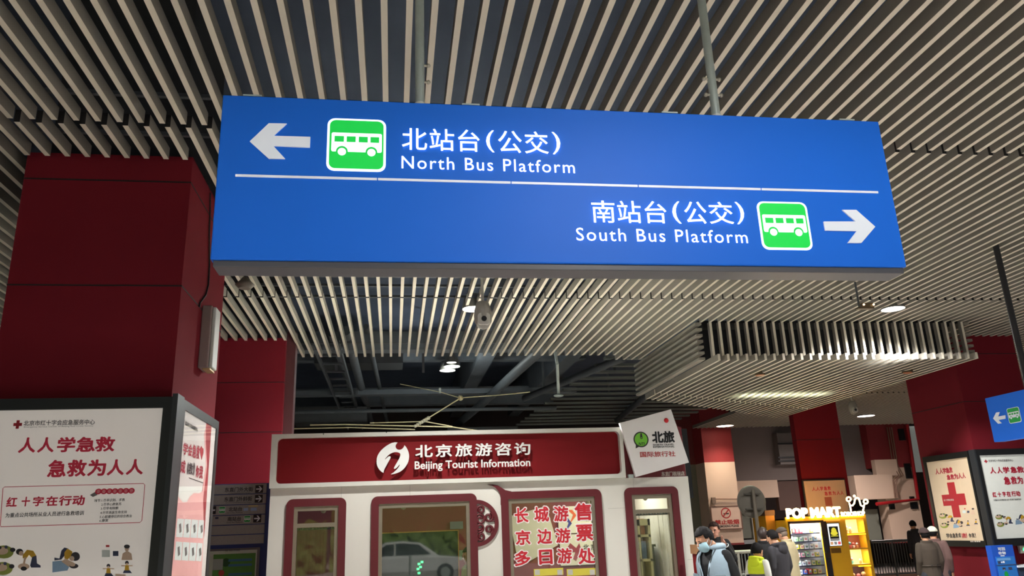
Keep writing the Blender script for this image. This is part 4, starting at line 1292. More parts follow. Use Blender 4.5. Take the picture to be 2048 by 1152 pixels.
# ================================================================== INFORMATION TOTEM
TY = 10.6
TT = ypl(TY)
t = empty('information_totem', (-2.0, TY + .1, FZ), 'grey and blue direction board left of the kiosk with a bus map', 'direction board')
a0, a1 = TT.ab(404, 1080)[0], TT.ab(527.5, 1080)[0]
bt = (TT.ab(421, 970)[1] + TT.ab(532, 966)[1]) / 2
ae = TT.ab(536, 1080)[0]
MB().box(a0 - .25, ae, TY + .02, TY + .2, FZ, bt + .005).build('body', mat('totem_blue', rgb(26, 58, 128), .4), t)
BR = mat('brushed_steel', rgb(158, 154, 150), .5, .1, var=.1, scale=30)
zz = [bt]
for yy in (989, 1010, 1030.5, 1050, 1070, 1090): zz.append(TT.ab(464, yy)[1] - 0)
for i in range(6):
    o = MB().plate(TT, rc(a0 - .22, a1, zz[i + 1] + .006, zz[i] - .004), -.02, 0).build('sign_slat', BR, t)
    if i == 0:
        ptext('东直门外大街', TT, 450, 506, 974.5, 983.5, INKBLK, o, weight=.02)
        ptext('DONGZHIMENWAI Street', TT, 457, 500, 985, 987.5, INKBLK, o)
        ar, xy = 'r', (518.5, 978)
    elif i == 1:
        ptext('东直门外斜街', TT, 449, 504, 993.5, 1002.5, INKBLK, o, weight=.02)
        ptext('DONGZHIMENWAI Xiejie', TT, 452, 503, 1004, 1006.5, INKBLK, o)
        ar, xy = 'r', (517.5, 997.5)
    elif i == 2:
        ptext('北站台', TT, 457.5, 484, 1014, 1022.5, INKBLK, o, weight=.02)
        ptext('North Bus Platform', TT, 454, 485, 1024, 1026.5, INKBLK, o)
        ar, xy = 'l', (424, 1020.5)
        bus_sign(TT, TT.ab(438, 1020)[0], TT.ab(450.5, 1020)[0], TT.ab(444, 1026.5)[1], TT.ab(444, 1013.5)[1], o, WHITE, GREEN, d=.001, th=.004)
        mm = MB()
        for x0, x1, y0, y1, k in ((487, 496, 1016, 1021.5, 0), (501.5, 513.5, 1015.5, 1021.5, 0), (497, 516, 1010.5, 1013.5, 1)):
            mm.plate(TT, rc(*TT.rect(x0, x1, y0, y1)), 0, .002, k)
        mm.build('sticker', [mat('sticker_blue', rgb(150, 176, 216), .5), mat('sticker_tan', rgb(200, 184, 130), .5)], o)
    elif i == 3:
        ptext('南站台', TT, 455.5, 482, 1033.5, 1042, INKBLK, o, weight=.02)
        ptext('South Bus Platform', TT, 453, 485, 1043, 1046, INKBLK, o)
        ar, xy = 'r', (514.5, 1037)
        bus_sign(TT, TT.ab(488, 1038)[0], TT.ab(501, 1038)[0], TT.ab(494, 1044.5)[1], TT.ab(494, 1031.5)[1], o, WHITE, GREEN, d=.001, th=.004)
        MB().plate(TT, rc(*TT.rect(430.5, 437, 1034, 1038)), 0, .002).build('sticker', NAVY, o)
    else:
        continue
    a, b = TT.ab(*xy)
    h = .047
    MB().plate(TT, rc(a - h, a + h, b - h, b + h), 0, .0012).build('arrow_square', BLACK, o)
    sg = 1 if ar == 'r' else -1
    pts = [(a + sg * x * h, b + y * h) for x, y in ((.8, 0), (.15, .75), (-.2, .75), (.25, .18), (-.8, .18), (-.8, -.18), (.25, -.18), (-.2, -.75), (.15, -.75))]
    MB().plate(TT, pts if sg > 0 else pts[::-1], .0012, .002).build('arrow', WHITE, o)
mt, mb_, ml, mr = TT.ab(460, 1097)[1], .95, a0 - .1, TT.ab(519, 1110)[0]
mp = MB().plate(TT, rc(ml, mr, mb_, mt), -.02, .004, 0).build('map_frame', mat('map_frame', rgb(110, 110, 112), .4, .4), t)
mpp = MB().plate(TT, rc(ml, mr - .03, mb_, mt - .025), .004, .006, 0)
xg0, xg1 = TT.ab(426, 1130)[0], TT.ab(510.5, 1130)[0]
mpp.plate(TT, rc(xg0, xg1, mb_, TT.ab(468, 1107.5)[1]), .006, .007, 1)
for y in (1121, 1131, 1149):
    p, q = TT.ab(457, y), TT.ab(504, y - 2)
    mpp.plate(TT, rc(p[0], q[0], p[1] - .014, p[1] + .014), .007, .008, 2)
mpp.plate(TT, rc(TT.ab(426, 1130)[0], TT.ab(446, 1130)[0], TT.ab(436, 1140)[1], TT.ab(436, 1118)[1]), .007, .008, 3)
mpp.plate(TT, circ(*TT.ab(443, 1146), .035, 14), .008, .009, 4)
mpp.plate(TT, circ(*TT.ab(452, 1125), .05, 12), .0065, .0072, 5)
mpp.build('bus_map', [mat('map_paper', rgb(196, 200, 180), .5), mat('map_green', rgb(86, 144, 56), .6, var=.15, scale=12), mat('map_road', rgb(70, 120, 150), .6), mat('map_grey', rgb(168, 172, 160), .6), mat('map_red', rgb(190, 64, 56), .6), mat('map_dark_green', rgb(40, 84, 40), .6)], mp)
ptext('东直门枢纽公交线路图', TT, 450, 480, 1098.5, 1103, INKBLK, mp, d=.007)


# ================================================================== VENDING MACHINES AND THEIR GOODS
VY = 17.5
V = ypl(VY)
va0, va1 = V.ab(1571, 1040)[0], V.ab(1732, 1036)[0]
vt = (V.ab(1571, 1037)[1] + V.ab(1732, 1032)[1]) / 2
vm = empty('vending_machine', ((va0 + va1) / 2, VY + .4, FZ), 'yellow toy vending machine with glowing letters and a neon crown on top', 'vending machine')
ga0, ga1 = V.ab(1579, 1050)[0], V.ab(1641.5, 1050)[0]
gt = V.ab(1610, 1046.5)[1]
sa0, sa1 = V.ab(1691, 1045)[0], V.ab(1727.5, 1045)[0]
st = V.ab(1709, 1038.5)[1]
lv_ = [V.ab(1710, y)[1] for y in (1038.5, 1066, 1069, 1096.5, 1099, 1128.5, 1133, 1165)]
hol = [rc(ga0, ga1, .35, gt)] + [rc(sa0, sa1, lv_[i + 1], lv_[i]) for i in (0, 2, 4, 6)]
bd = MB().plate(V, rc(va0, va1, FZ + .08, vt), -.05, 0, 0, hol)
bd.box(va0, va0 + .03, VY + .05, VY + .8, FZ + .08, vt).box(va1 - .03, va1, VY + .05, VY + .8, FZ + .08, vt).box(va0, va1, VY + .05, VY + .8, vt - .03, vt).box(va0, va1, VY + .77, VY + .8, FZ, vt)
bd.box(va0, va1, VY + .02, VY + .8, FZ, FZ + .08)
bd.build('cabinet', YEL, vm)
m = MB()
m.box(va0 + .03, ga1 + .14, VY + .5, VY + .52, .3, vt - .04).box(ga1 + .14, ga1 + .16, VY + .06, VY + .52, .3, vt - .04)
m.build('case_lining', mat('lining_white', rgb(205, 210, 225), .5), vm)
MB().plate(V, rc(ga0 - .02, ga1 + .02, gt, gt + .05), 0, .012).plate(V, rc(ga0 - .03, ga0, .33, gt + .05), 0, .012).plate(V, rc(ga1, ga1 + .13, .3, gt + .05), 0, .015).build('case_frame', mat('frame_brown', rgb(58, 44, 36), .4), vm)
MB().plate(V, rc(ga1 + .005, ga1 + .10, .95, V.ab(1640, 1075)[1]), .015, .05).plate(V, rc(ga1 + .02, ga1 + .10, .35, .85), .015, .05).build('delivery_lift', mat('lift_black', rgb(40, 36, 40), .3), vm)
MB().plate(V, rc(ga0, ga1, .35, gt), -.02, -.015).build('case_glass', GLASS, vm)
light('vending_case_lamp', 'AREA', ((ga0 + ga1) / 2, VY + .12, gt - .03), 16, (.95, .97, 1), to=((ga0 + ga1) / 2, VY + .3, .3), shape='RECTANGLE', size=.8, size_y=.1)
light('vending_case_lamp', 'AREA', (ga0 + .03, VY + .1, 1.0), 10, (.95, .97, 1), to=(ga0 + .5, VY + .35, 1.0), shape='RECTANGLE', size=.06, size_y=1.2)
rowy = ((1054, 1066), (1071.5, 1082.5), (1087, 1098), (1103, 1114.5), (1120, 1131.5), (1137.5, 1149))
rowc = (('y', 'k', 'r', 'r', 'w', 'p', 'y', 'b'), ('w', 'g', 'g', 'w', 'w', 'b'), ('w', 'y', 'c', 'w', 'w', 'w'), ('w', 'w', 'p', 'g', 'w', 'y'), ('w', 'w', 'w', 'w', 'c', 'l'), ('b', 'w', 'u', 'r', 'y', 'c'))
CC = {'y': ('yellow', rgb(236, 214, 60)), 'k': ('black', rgb(50, 30, 34)), 'r': ('red', rgb(214, 60, 66)), 'w': ('white', rgb(238, 240, 246)), 'p': ('pink', rgb(236, 160, 180)), 'b': ('pale blue', rgb(150, 200, 236)),
      'g': ('green and white', rgb(160, 200, 160)), 'c': ('cream', rgb(236, 222, 160)), 'l': ('lime', rgb(200, 220, 80)), 'u': ('blue', rgb(90, 120, 210))}
ordn = ('top', 'second', 'third', 'fourth', 'fifth', 'lowest')
posn = ('first', 'second', 'third', 'fourth', 'fifth', 'sixth', 'seventh', 'last')
shelf = MB()
for r, ((y0, y1), cs) in enumerate(zip(rowy, rowc)):
    zb = V.ab(1612, y1)[1]
    zt = V.ab(1612, y0)[1]
    shelf.box(ga0, ga1, VY + .1, VY + .5, zb - .025, zb)
    n = len(cs)
    wd = (ga1 - ga0 - .06) / n
    for c, k in enumerate(cs):
        x = ga0 + .03 + c * wd
        bw = min(.085, wd * .8)
        nm, col = CC[k]
        e = empty('toy_box', (x + bw / 2, VY + .2, zb), '%s toy box, %s from left, %s shelf of the vending machine' % (nm, posn[c], ordn[r]), 'box', 'toy boxes in the vending machine')
        mb = MB().box(x, x + bw, VY + .14, VY + .26, zb, zt - .01 - .012 * (c % 3))
        mb.build('carton', mat('carton_' + k, col, .5), e)
        fb = ypl(VY + .14)
        mb = MB().plate(fb, rc(x + bw * .18, x + bw * .82, zb + .025, zb + .07), 0, .001, 0).plate(fb, circ(x + bw * .5, zb + .075, bw * .22, 12), 0, .0015, 1)
        mb.build('box_print', [mat('print_%d' % ((r + c) % 3), (rgb(120, 120, 150), rgb(200, 120, 130), rgb(110, 150, 130))[(r + c) % 3], .6), mat('print_pale', rgb(236, 220, 210), .6)], e)
shelf.build('shelf', mat('shelf_navy', rgb(44, 48, 72), .4), vm)
# middle column: screen, slot, flyer
sx0, sx1, sy0, sy1 = V.rect(1654, 1682, 1047, 1091.5)
cx_ = lambda y: V.ab(1663 + (y - 1047) * .13, y)[0]
sc0, sc1 = V.ab(1653.5, 1050)[0], V.ab(1677, 1050)[0]
so = MB().plate(V, rc(sc0 - .012, sc1 + .012, sy0 - .012, sy1 + .012), 0, .012).build('screen_bezel', BLACK, vm)
so2 = MB().plate(V, rc(sc0, sc1, sy0, sy1), .012, .014).build('screen', mat('screen_white', rgb(225, 230, 235), .3, emit=.5), vm)
h = sy1 - sy0
ww = sc1 - sc0
sg = MB().plate(V, rc(sc0 + .1 * ww, sc1 - .12 * ww, sy0 + .22 * h, sy1 - .13 * h), .014, .015, 0)
sg.plate(V, circ(sc0 + .5 * ww, sy0 + .66 * h, .22 * ww, 18, .26 * ww), .015, .0155, 1).plate(V, circ(sc0 + .5 * ww, sy0 + .56 * h, .3 * ww, 18, .16 * ww), .0155, .016, 1)
sg.plate(V, rc(sc0 + .2 * ww, sc1 - .2 * ww, sy0 + .42 * h, sy0 + .455 * h), .015, .016, 1).plate(V, rc(sc0 + .12 * ww, sc1 - .14 * ww, sy0 + .23 * h, sy0 + .33 * h), .015, .016, 4)
sg.plate(V, rc(sc0 + .06 * ww, sc0 + .3 * ww, sy0 + .05 * h, sy0 + .18 * h), .014, .015, 2).plate(V, rc(sc0 + .38 * ww, sc0 + .62 * ww, sy0 + .05 * h, sy0 + .18 * h), .014, .015, 4).plate(V, rc(sc0 + .7 * ww, sc0 + .94 * ww, sy0 + .05 * h, sy0 + .18 * h), .014, .015, 3)
sg.build('screen_picture', [mat('screen_dark', rgb(36, 40, 30), .3), mat('screen_yellow', rgb(214, 206, 60), .3, emit=.35), mat('screen_tan', rgb(200, 150, 110), .3, emit=.3), mat('screen_red', rgb(220, 90, 90), .3, emit=.3), mat('screen_grey', rgb(150, 150, 150), .3, emit=.2)], so2)
c0, c1 = V.ab(1646, 1039.5)[0], V.ab(1679, 1039.5)[0]
MB().plate(V, rc(c0, c1, V.ab(1660, 1042)[1], V.ab(1660, 1038.5)[1]), 0, .02).build('trim_bar', mat('orange_glow_bar', rgb(255, 170, 60), .4, emit=.4), vm)
MB().plate(V, rc(V.ab(1662, 1101)[0], V.ab(1682, 1101)[0], V.ab(1672, 1106)[1], V.ab(1672, 1096)[1]), -.002, .004).build('payment_slot', mat('slot_brown', rgb(120, 84, 20), .5), vm)
FL = Fr((0, VY - .06, 0), (1, 0, 0), (0, .25, .968), (0, -.968, .25))
fl = empty('flyer_holder', (V.ab(1680, 1130)[0], VY - .05, V.ab(1680, 1140)[1]), 'clear tilted flyer holder with a landscape leaflet on the vending machine front', 'flyer holder')
f0, f1, f2, f3 = FL.rect(1664, 1695, 1118, 1143)
o = MB().plate(FL, rc(f0, f1, f2, f3), -.01, 0, 0).plate(FL, [(f0, f2), (f1, f2), (f1, f2 + (f3 - f2) * .42), (f0 + (f1 - f0) * .6, f2 + (f3 - f2) * .5), (f0 + .02, f2 + (f3 - f2) * .36)], 0, .001, 1)
for k in range(6):
    o.plate(FL, circ(f0 + (f1 - f0) * (.16 + .13 * k), f2 + (f3 - f2) * (.42 + .05 * (k % 2)), .022, 10), .001, .002, 2)
o.plate(FL, rc(f0 + (f1 - f0) * .3, f0 + (f1 - f0) * .58, f2 + (f3 - f2) * .8, f2 + (f3 - f2) * .88), 0, .001, 3)
o.build('leaflet', [mat('leaf_sky', rgb(120, 190, 230), .4), mat('leaf_green', rgb(110, 160, 60), .5), mat('leaf_grey', rgb(150, 140, 150), .5), mat('leaf_white', rgb(235, 238, 240), .5)], fl)
MB().plate(FL, rc(f0 - .02, f1 + .02, f2 - .03, f2), -.03, .02).build('holder_lip', YEL, fl)
# showcase compartments
comp = ((0, 'cream', rgb(244, 226, 150), .25), (2, 'brown', rgb(140, 72, 50), .10), (4, 'sky', rgb(226, 226, 150), .22), (6, 'dark', rgb(74, 44, 50), .08))
cb = MB()
mts = []
for j, (i, n, col, em) in enumerate(comp):
    mts.append(mat('showcase_' + n, col, .5, emit=em))
    cb.box(sa0 - .03, sa1 + .03, VY + .34, VY + .36, lv_[i + 1], lv_[i] + .01, j)
    cb.box(sa0 - .03, sa1 + .03, VY + .03, VY + .36, lv_[i + 1] - .012, lv_[i + 1], j)
cb.build('showcase_lining', mts, vm)
for q0_, q1_, z_ in ((sa0, sa1, lv_[2]), (sa0 + .15, sa1, lv_[6])):
    MB().plate(V, rc(q0_, q1_, z_ - .008, z_ + .012), .001, .012).build('light_strip', mat('strip_yellow', rgb(255, 226, 40), .4, emit=1.2), vm)
for i, z in ((0, lv_[0] - .02), (4, lv_[4] - .02), (2, lv_[2] - .02), (6, lv_[6] - .02)):
    light('showcase_lamp', 'AREA', ((sa0 + sa1) / 2, VY + .1, z), 1.0 if i in (0, 4) else .6, (1, .93, .72), to=((sa0 + sa1) / 2, VY + .2, z - 1), shape='RECTANGLE', size=.4, size_y=.08)
PF = [mat('figure_%d' % i, c, .5) for i, c in enumerate((rgb(220, 160, 110), rgb(240, 226, 220), rgb(210, 110, 110), rgb(120, 190, 200), rgb(230, 170, 190)))]


def figurine(x, z, s, k, label):
    e = empty('figurine', (x, VY + .18, z), label, 'figurine', 'figurines in the showcase')
    MB().tube([(x, VY + .18, z), (x, VY + .18, z + .05 * s), (x, VY + .18, z + .10 * s)], [.035 * s, .045 * s, .02 * s], 10).tube([(x - .05 * s, VY + .17, z + .06 * s), (x + .05 * s, VY + .17, z + .06 * s)], .014 * s, 6).build('figure_body', PF[k % 5], e)
    MB().sphere((x, VY + .18, z + .13 * s), .045 * s, 10, 8).build('head', PF[(k + 1) % 5], e)


wS = sa1 - sa0
for i, (f, lvl, s, k, lab) in enumerate(((.18, 1, 1.0, 0, 'orange boat-like figurine at the left of the top showcase compartment'), (.42, 1, .75, 0, 'small orange figurine in the middle of the top showcase compartment'),
                                       (.10, 3, 1.1, 1, 'tall pale figurine at the left of the brown second compartment'), (.28, 3, .8, 2, 'red figurine second from the left in the brown compartment'), (.48, 3, .7, 1, 'white-headed figurine in the middle of the brown compartment'), (.68, 3, .65, 0, 'tan figurine right of centre in the brown compartment'),
                                       (.25, 5, .8, 3, 'blue figurine at the left of the third compartment'), (.72, 5, .6, 0, 'tan figurine at the right of the third compartment'),
                                       (.2, 7, 1.1, 4, 'pink figurine at the left of the lowest compartment'), (.5, 7, 1.0, 1, 'white figurine in the middle of the lowest compartment'), (.78, 7, 1.2, 4, 'pink figurine at the right of the lowest compartment'))):
    figurine(sa0 + f * wS, lv_[lvl], s, k, lab)
# glowing letters and crown
GLOW = mat('warm_neon', (1.0, .74, .36, 1), .4, emit=2.6, ecol=(1, .72, .34, 1))
gap = ypl(VY - .02)
ptext('POP', gap, 1573, 1614, 1017, 1036, GLOW, vm, weight=.05, d=0, thick=.03, label='glowing warm white letters')
ptext('MART', gap, 1621, 1680, 1015, 1034, GLOW, vm, weight=.05, d=0, thick=.03, label='glowing warm white letters')
ptext('ROBOSHOP', gap, 1682, 1729, 1023.5, 1031.5, GLOW, vm, weight=.05, d=0, thick=.02, label='row of small glowing letters')
MB().box(va0, va1, VY + .0, VY + .04, vt, vt + .03).build('letter_base', YEL, vm)
cr_ = lambda x, y: gap.p(*gap.ab(1580 + x / 7.2, 940 + y / 7.2), .0)
nm = MB().tube([cr_(*p) for p in ((878, 595), (868, 530), (853, 470), (872, 510), (900, 512), (925, 480), (935, 420), (960, 398), (990, 408), (1003, 450), (1020, 510), (1045, 525), (1075, 490), (1062, 540), (1050, 592))], .018, 8)
for q, r_ in (((845, 420), 30), ((1090, 455), 30)):
    nm.tube([cr_(q[0] + r_ * math.cos(t * .3927), q[1] + r_ * math.sin(t * .3927)) for t in range(16)], .018, 8, closed=True)
nm.sphere(cr_(926, 375), .03, 10, 8)
nm.build('neon_crown', GLOW, vm, label='glowing neon crown')
light('neon_light', 'AREA', ((va0 + va1) / 2 - .1, VY - .05, vt + .16), 30, (1, .78, .45), to=((va0 + va1) / 2, VY - 3, vt - .4), shape='RECTANGLE', size=1.9, size_y=.2)
light('neon_light', 'AREA', ((va0 + va1) / 2, VY + .15, vt + .1), 1, (1, .6, .28), to=((va0 + va1) / 2, VY + 1.4, vt + 1.0), shape='RECTANGLE', size=1.9, size_y=.2)
V2 = ypl(18.0)
b0_, b1_ = V2.ab(1534, 1060)[0], va0 - .012
o = empty('side_cabinet', ((b0_ + b1_) / 2, 18.3, FZ), 'plain darker yellow cabinet standing left of the lit vending machine', 'cabinet')
zt = V2.ab(1552, 1020)[1]
MB().box(b0_, b1_, 18.0, 18.7, FZ, zt - .12).build('cabinet_body', mat('yellow_dull', rgb(186, 128, 20), .5), o)
MB().box(b0_ - .01, b1_ + .01, 17.98, 18.7, zt - .12, zt).build('dark_top', mat('brown_top', rgb(84, 56, 40), .5), o)


# ================================================================== RAILINGS, MIRROR, SIGNS
def railing(Y, px0, px1, ptop, pbot, n, label, m1, m2, name='railing'):
    fr = ypl(Y)
    a0, a1 = fr.ab(px0, ptop)[0], fr.ab(px1, ptop)[0]
    zt = fr.ab((px0 + px1) / 2, ptop)[1]
    zb = max(FZ + .1, fr.ab((px0 + px1) / 2, pbot)[1])
    e = empty(name, ((a0 + a1) / 2, Y, FZ), label, 'railing')
    MB().tube([(a0, Y, zt - .03), (a1, Y, zt - .03)], .035, 8).build('top_rail', m1, e)
    MB().tube([(a0, Y, zb), (a1, Y, zb)], .025, 8).build('bottom_rail', m2, e)
    for i in range(n):
        x = a0 + (i + .5) * (a1 - a0) / n
        if i % 8 == 7:
            MB().tube([(x, Y, FZ), (x, Y, zt - .03)], .03, 8).build('post', m1, e)
        else:
            MB().tube([(x, Y, zb), (x, Y, zt - .03)], .013, 6).build('baluster', m2, e)


R1 = mat('rail_pale', rgb(168, 164, 156), .4, .5)
R2 = mat('rail_grey', rgb(110, 112, 112), .45, .5)
railing(15.4, 1425, 1512, 1101, 1150, 13, 'grey metal railing behind the masked person and the child', R1, R2)
railing(19.5, 1742, 1892, 1078, 1146, 28, 'grey metal railing to the right of the yellow vending machine', R2, R2)
MY = 14.3
fm = ypl(MY)
a, b = fm.ab(1505.5, 1003)
rx, rz = (fm.ab(1533.5, 1003)[0] - fm.ab(1478.5, 1003)[0]) / 2, (fm.ab(1505, 972)[1] - fm.ab(1505, 1035)[1]) / 2
e = empty('traffic_mirror', (a, MY, FZ), 'round convex mirror seen from its dull grey back on a pole', 'mirror')
m = MB()
n = 36
prof = [(1.0, .0), (.97, -.03), (.8, -.02), (.45, -.045), (.0, -.05)]
vs = [(a + q * rx * math.cos(2 * math.pi * k / n), MY + .06 + dy, b + q * rz * math.sin(2 * math.pi * k / n)) for q, dy in prof for k in range(n)]
m.add(vs, [(i * n + k, i * n + (k + 1) % n, (i + 1) * n + (k + 1) % n, (i + 1) * n + k) for i in range(4) for k in range(n)], 0, True)
m.build('mirror_back', mat('mirror_back', rgb(84, 78, 70), .7, .1), e)
MB().tube([(a + rx * 1.0 * math.cos(2 * math.pi * k / n), MY + .06, b + rz * 1.0 * math.sin(2 * math.pi * k / n)) for k in range(n)], .012, 6, closed=True).build('rim', mat('mirror_rim', rgb(92, 86, 78), .5), e)
p_top = fm.ab(1506, 980)
for q in (988, 1018):
    z = fm.ab(1506, q)[1]
    MB().box(a - .16, a + .16, MY - .03, MY, z - .012, z + .012).build('bracket_bar', mat('bracket_dark', rgb(66, 62, 56), .5, .4), e)
MB().tube([(a + .01, MY - .045, FZ), (a + .01, MY - .045, p_top[1])], .034, 10).build('pole', mat('mirror_pole', rgb(92, 84, 74), .5, .3), e)

NS = ypl(25.37)
ns = empty('no_smoking_sign', (NS.ab(1452, 1036)[0], 25.35, NS.ab(1452, 1059)[1]), 'cream no smoking sign with red symbol fixed on the pale pier', 'sign')
a0, a1, b0, b1 = NS.rect(1422.5, 1482, 1013, 1058.5)
bo = MB().plate(NS, rc(a0, a1, b0, b1), 0, .03).build('board', mat('sign_cream', rgb(214, 188, 170), .5), ns)
MB().plate(NS, rc(a0 - .02, a1 + .02, b0 - .02, b1 + .02), 0, .035, 0, [rc(a0 + .02, a1 - .02, b0 + .02, b1 - .02)]).build('frame', mat('frame_tan', rgb(110, 84, 72), .5), ns)
a, b = NS.ab(1451, 1026)
r = NS.ab(1460.8, 1026)[0] - a
SR = mat('symbol_red', rgb(170, 34, 34), .5)
m = MB().plate(NS, circ(a, b, r, 28), .03, .034, 0, [circ(a, b, r * .82, 28)])
c45 = .7071
m.plate(NS, [(a - r * .66, b - r * .52), (a - r * .52, b - r * .66), (a + r * .66, b + r * .52), (a + r * .52, b + r * .66)], .034, .037, 0)
m.plate(NS, rc(a - r * .5, a + r * .6, b - r * .25, b - r * .02), .03, .033, 1)
m.build('no_smoking_symbol', [SR, INKBLK], ns)
ptext('禁止吸烟', NS, 1429.5, 1477, 1039.5, 1048.5, SR, ns, weight=.035, d=.031)
ptext('NO SMOKING PLEASE', NS, 1430, 1477, 1050, 1054.5, INKBLK, ns, weight=.03, d=.031)
NB = ypl(25.38)
a0, a1, b0, b1 = NB.rect(1422.5, 1430, 995, 1007.5)
e = empty('junction_box', (a0, 25.35, b0), 'small grey junction box with a conduit on the pale pier', 'box')
MB().plate(NB, rc(a0, a1, b0, b1), 0, .08).build('box_body', mat('box_grey', rgb(130, 112, 98), .5), e)
MB().tube([NB.p(*NB.ab(1430, 998), .03), NB.p(*NB.ab(1478, 998), .03)], .018, 6).build('conduit', mat('conduit_tan', rgb(140, 110, 92)), e)

# right edge: recycling machine, exit light, bin
RY = 12.2
rf = ypl(RY)
ra0, ra1 = rf.ab(1983.5, 1100)[0], rf.ab(2027, 1100)[0]
rt = rf.ab(2004, 1090.5)[1]
e = empty('recycling_machine', ((ra0 + ra1) / 2, RY + .1, FZ), 'blue recycling machine in front of the red right column', 'recycling machine')
MB().box(ra0, ra1, RY, RY + .13, FZ, rt).build('cabinet', mat('recycle_blue', rgb(30, 84, 190), .35), e)
pnl = MB().plate(rf, rc(ra0 + .04, ra1 - .02, FZ + .1, rf.ab(2008, 1113)[1]), 0, .01).build('front_panel', mat('recycle_light_blue', rgb(44, 120, 205), .35), e)
ptext('可回', rf, 1995.5, 2009.5, 1095, 1101, WHITE, e, weight=.03)
ptext('收物', rf, 1996.5, 2011, 1103, 1109, WHITE, e, weight=.03)
MB().plate(rf, rc(*rf.rect(2001, 2009, 1110.5, 1112.5)), 0, .003).build('underline', WHITE, e)
m = MB()
for x0, x1, y0, y1, k in ((1993, 2020, 1116, 1121, 1), (1995, 2000, 1123, 1127, 0), (2001, 2004, 1123, 1126, 2), (2005, 2008, 1122, 1126, 2), (2004, 2010, 1135, 1139, 0), (2016, 2023, 1134, 1139, 0), (2006, 2008, 1136, 1140, 2)):
    m.plate(rf, rc(*rf.rect(x0, x1, y0, y1)), .01, .014, k)
a, b = rf.ab(2012, 1149)
m.plate(rf, circ(a, b, .035, 12, .05), .01, .014, 3)
m.build('panel_print', [NAVY, mat('print_pale_blue', rgb(110, 165, 225), .5), WHITE, GREEN], pnl)
MB().plate(rf, rc(ra0 + .02, ra1 - .0, rf.ab(2012, 1129.5)[1] - .006, rf.ab(2012, 1129.5)[1] + .004), .01, .016).build('panel_joint', NAVY, pnl)
EXF = ypl(12.44)
a0, a1, b0, b1 = EXF.rect(2036, 2062, 1091, 1106)
e = empty('exit_sign', ((a0 + a1) / 2, 12.4, b0), 'small green lit exit sign on the red right column above the dark bin', 'exit sign')
MB().plate(EXF, rc(a0, a1, b0, b1), 0, .05).build('case', mat('exit_case', rgb(170, 160, 150), .4), e)
a0, b0 = EXF.ab(2040, 1098)
MB().plate(EXF, [(a0 + .01, b0 + .0), (a0 + .06, b0 + .045), (a0 + .06, b0 + .025), (a0 + .19, b0 + .025), (a0 + .19, b0 - .03), (a0 + .01, b0 - .03)], .05, .054).build('green_figure', gm, e)
BF = ypl(12.2)
a0, b1 = BF.ab(2034, 1131)
e = empty('bin', (a0 + .3, 12.2, FZ), 'dark blue bin with a white lid right of the recycling machine', 'bin')
MB().box(a0, a0 + .7, 12.2, 12.45, FZ, b1 - .03).build('bin_body', mat('bin_navy', rgb(48, 60, 84), .4), e)
MB().box(a0 - .01, a0 + .72, 12.17, 12.45, b1 - .03, b1).build('lid', WHITE, e)
PF_ = ypl(14.3)
a0, a1, b0, b1 = PF_.rect(1886, 1892, 1116, 1127)
e = empty('stand_sign', ((a0 + a1) / 2, 14.3, FZ), 'tiny blue and white stand sign beside the right column foot', 'sign')
MB().plate(PF_, rc(a0, a1, b0 + .03, b1), 0, .02, 0).plate(PF_, rc(a0, a1, b0, b0 + .03), 0, .02, 1).build('sign_plate', [mat('plate_blue', rgb(90, 100, 190), .4), WHITE], e)
MB().tube([((a0 + a1) / 2, 14.32, FZ), ((a0 + a1) / 2, 14.32, b0)], .012, 8).build('stand_pole', R2, e)
CF = ypl(8.9)
a0, a1 = CF.ab(1378, 1130)[0], CF.ab(1413, 1130)[0]
z = CF.ab(1400, 1109)[1]
e = empty('red_cabinet', ((a0 + a1) / 2, 9.1, FZ), 'small red cabinet with a tan top beside the kiosk, behind the masked person', 'cabinet')
MB().box(a0 + .2, a1, 8.9, 9.3, FZ, z).build('cabinet_body', mat('cabinet_red', rgb(150, 28, 34), .45), e)
MB().box(a0 + .21, a1 - .03, 8.92, 9.28, z, z + .1).build('tan_top', mat('tan_top', rgb(196, 150, 110), .5), e)

# overhead wires above the kiosk
wy = 14.2
wf = ypl(wy)
P = lambda x, y: wf.p(*wf.ab(x, y))
WIRE = mat('brass_wire', rgb(206, 200, 160), .35, .5)
e = empty('overhead_wire', P(922, 796), 'brass coloured overhead wires with an insulator chain above the kiosk', 'overhead wire')
MB().tube([P(800, 768), P(880, 784)], .006, 6).tube([P(880, 784), P(921, 796), P(930, 795), P(1000, 790), P(1060, 784)], .009, 6).build('span_wire', WIRE, e)
MB().tube([P(921, 796), P(860, 834)], .012, 6).build('tension_rod', WIRE, e)
for i in range(7):
    MB().sphere(P(857 - i * 4.4, 836 + i * 2.7), .035 - .001 * i, 10, 6).build('insulator', mat('insulator_cream', rgb(196, 196, 172), .35), e)
MB().sphere(P(921, 796), .05, 10, 8).build('junction_clamp', WIRE, e)
MB().tube([P(620, 850), P(690, 849), P(780, 851), P(905, 854), P(1000, 868)], .012, 6).tube([P(740, 846), P(850, 843), P(905, 853)], .010, 6).tube([P(560, 858), P(700, 855), P(830, 859)], .010, 6).build('contact_wire', WIRE, e)
MB().box(*sum(([P(878, 786)[k], P(882, 776)[k]] if k != 1 else [wy - .03, wy + .03] for k in (0, 1, 2)), [])).build('wall_hook', STEEL, e)


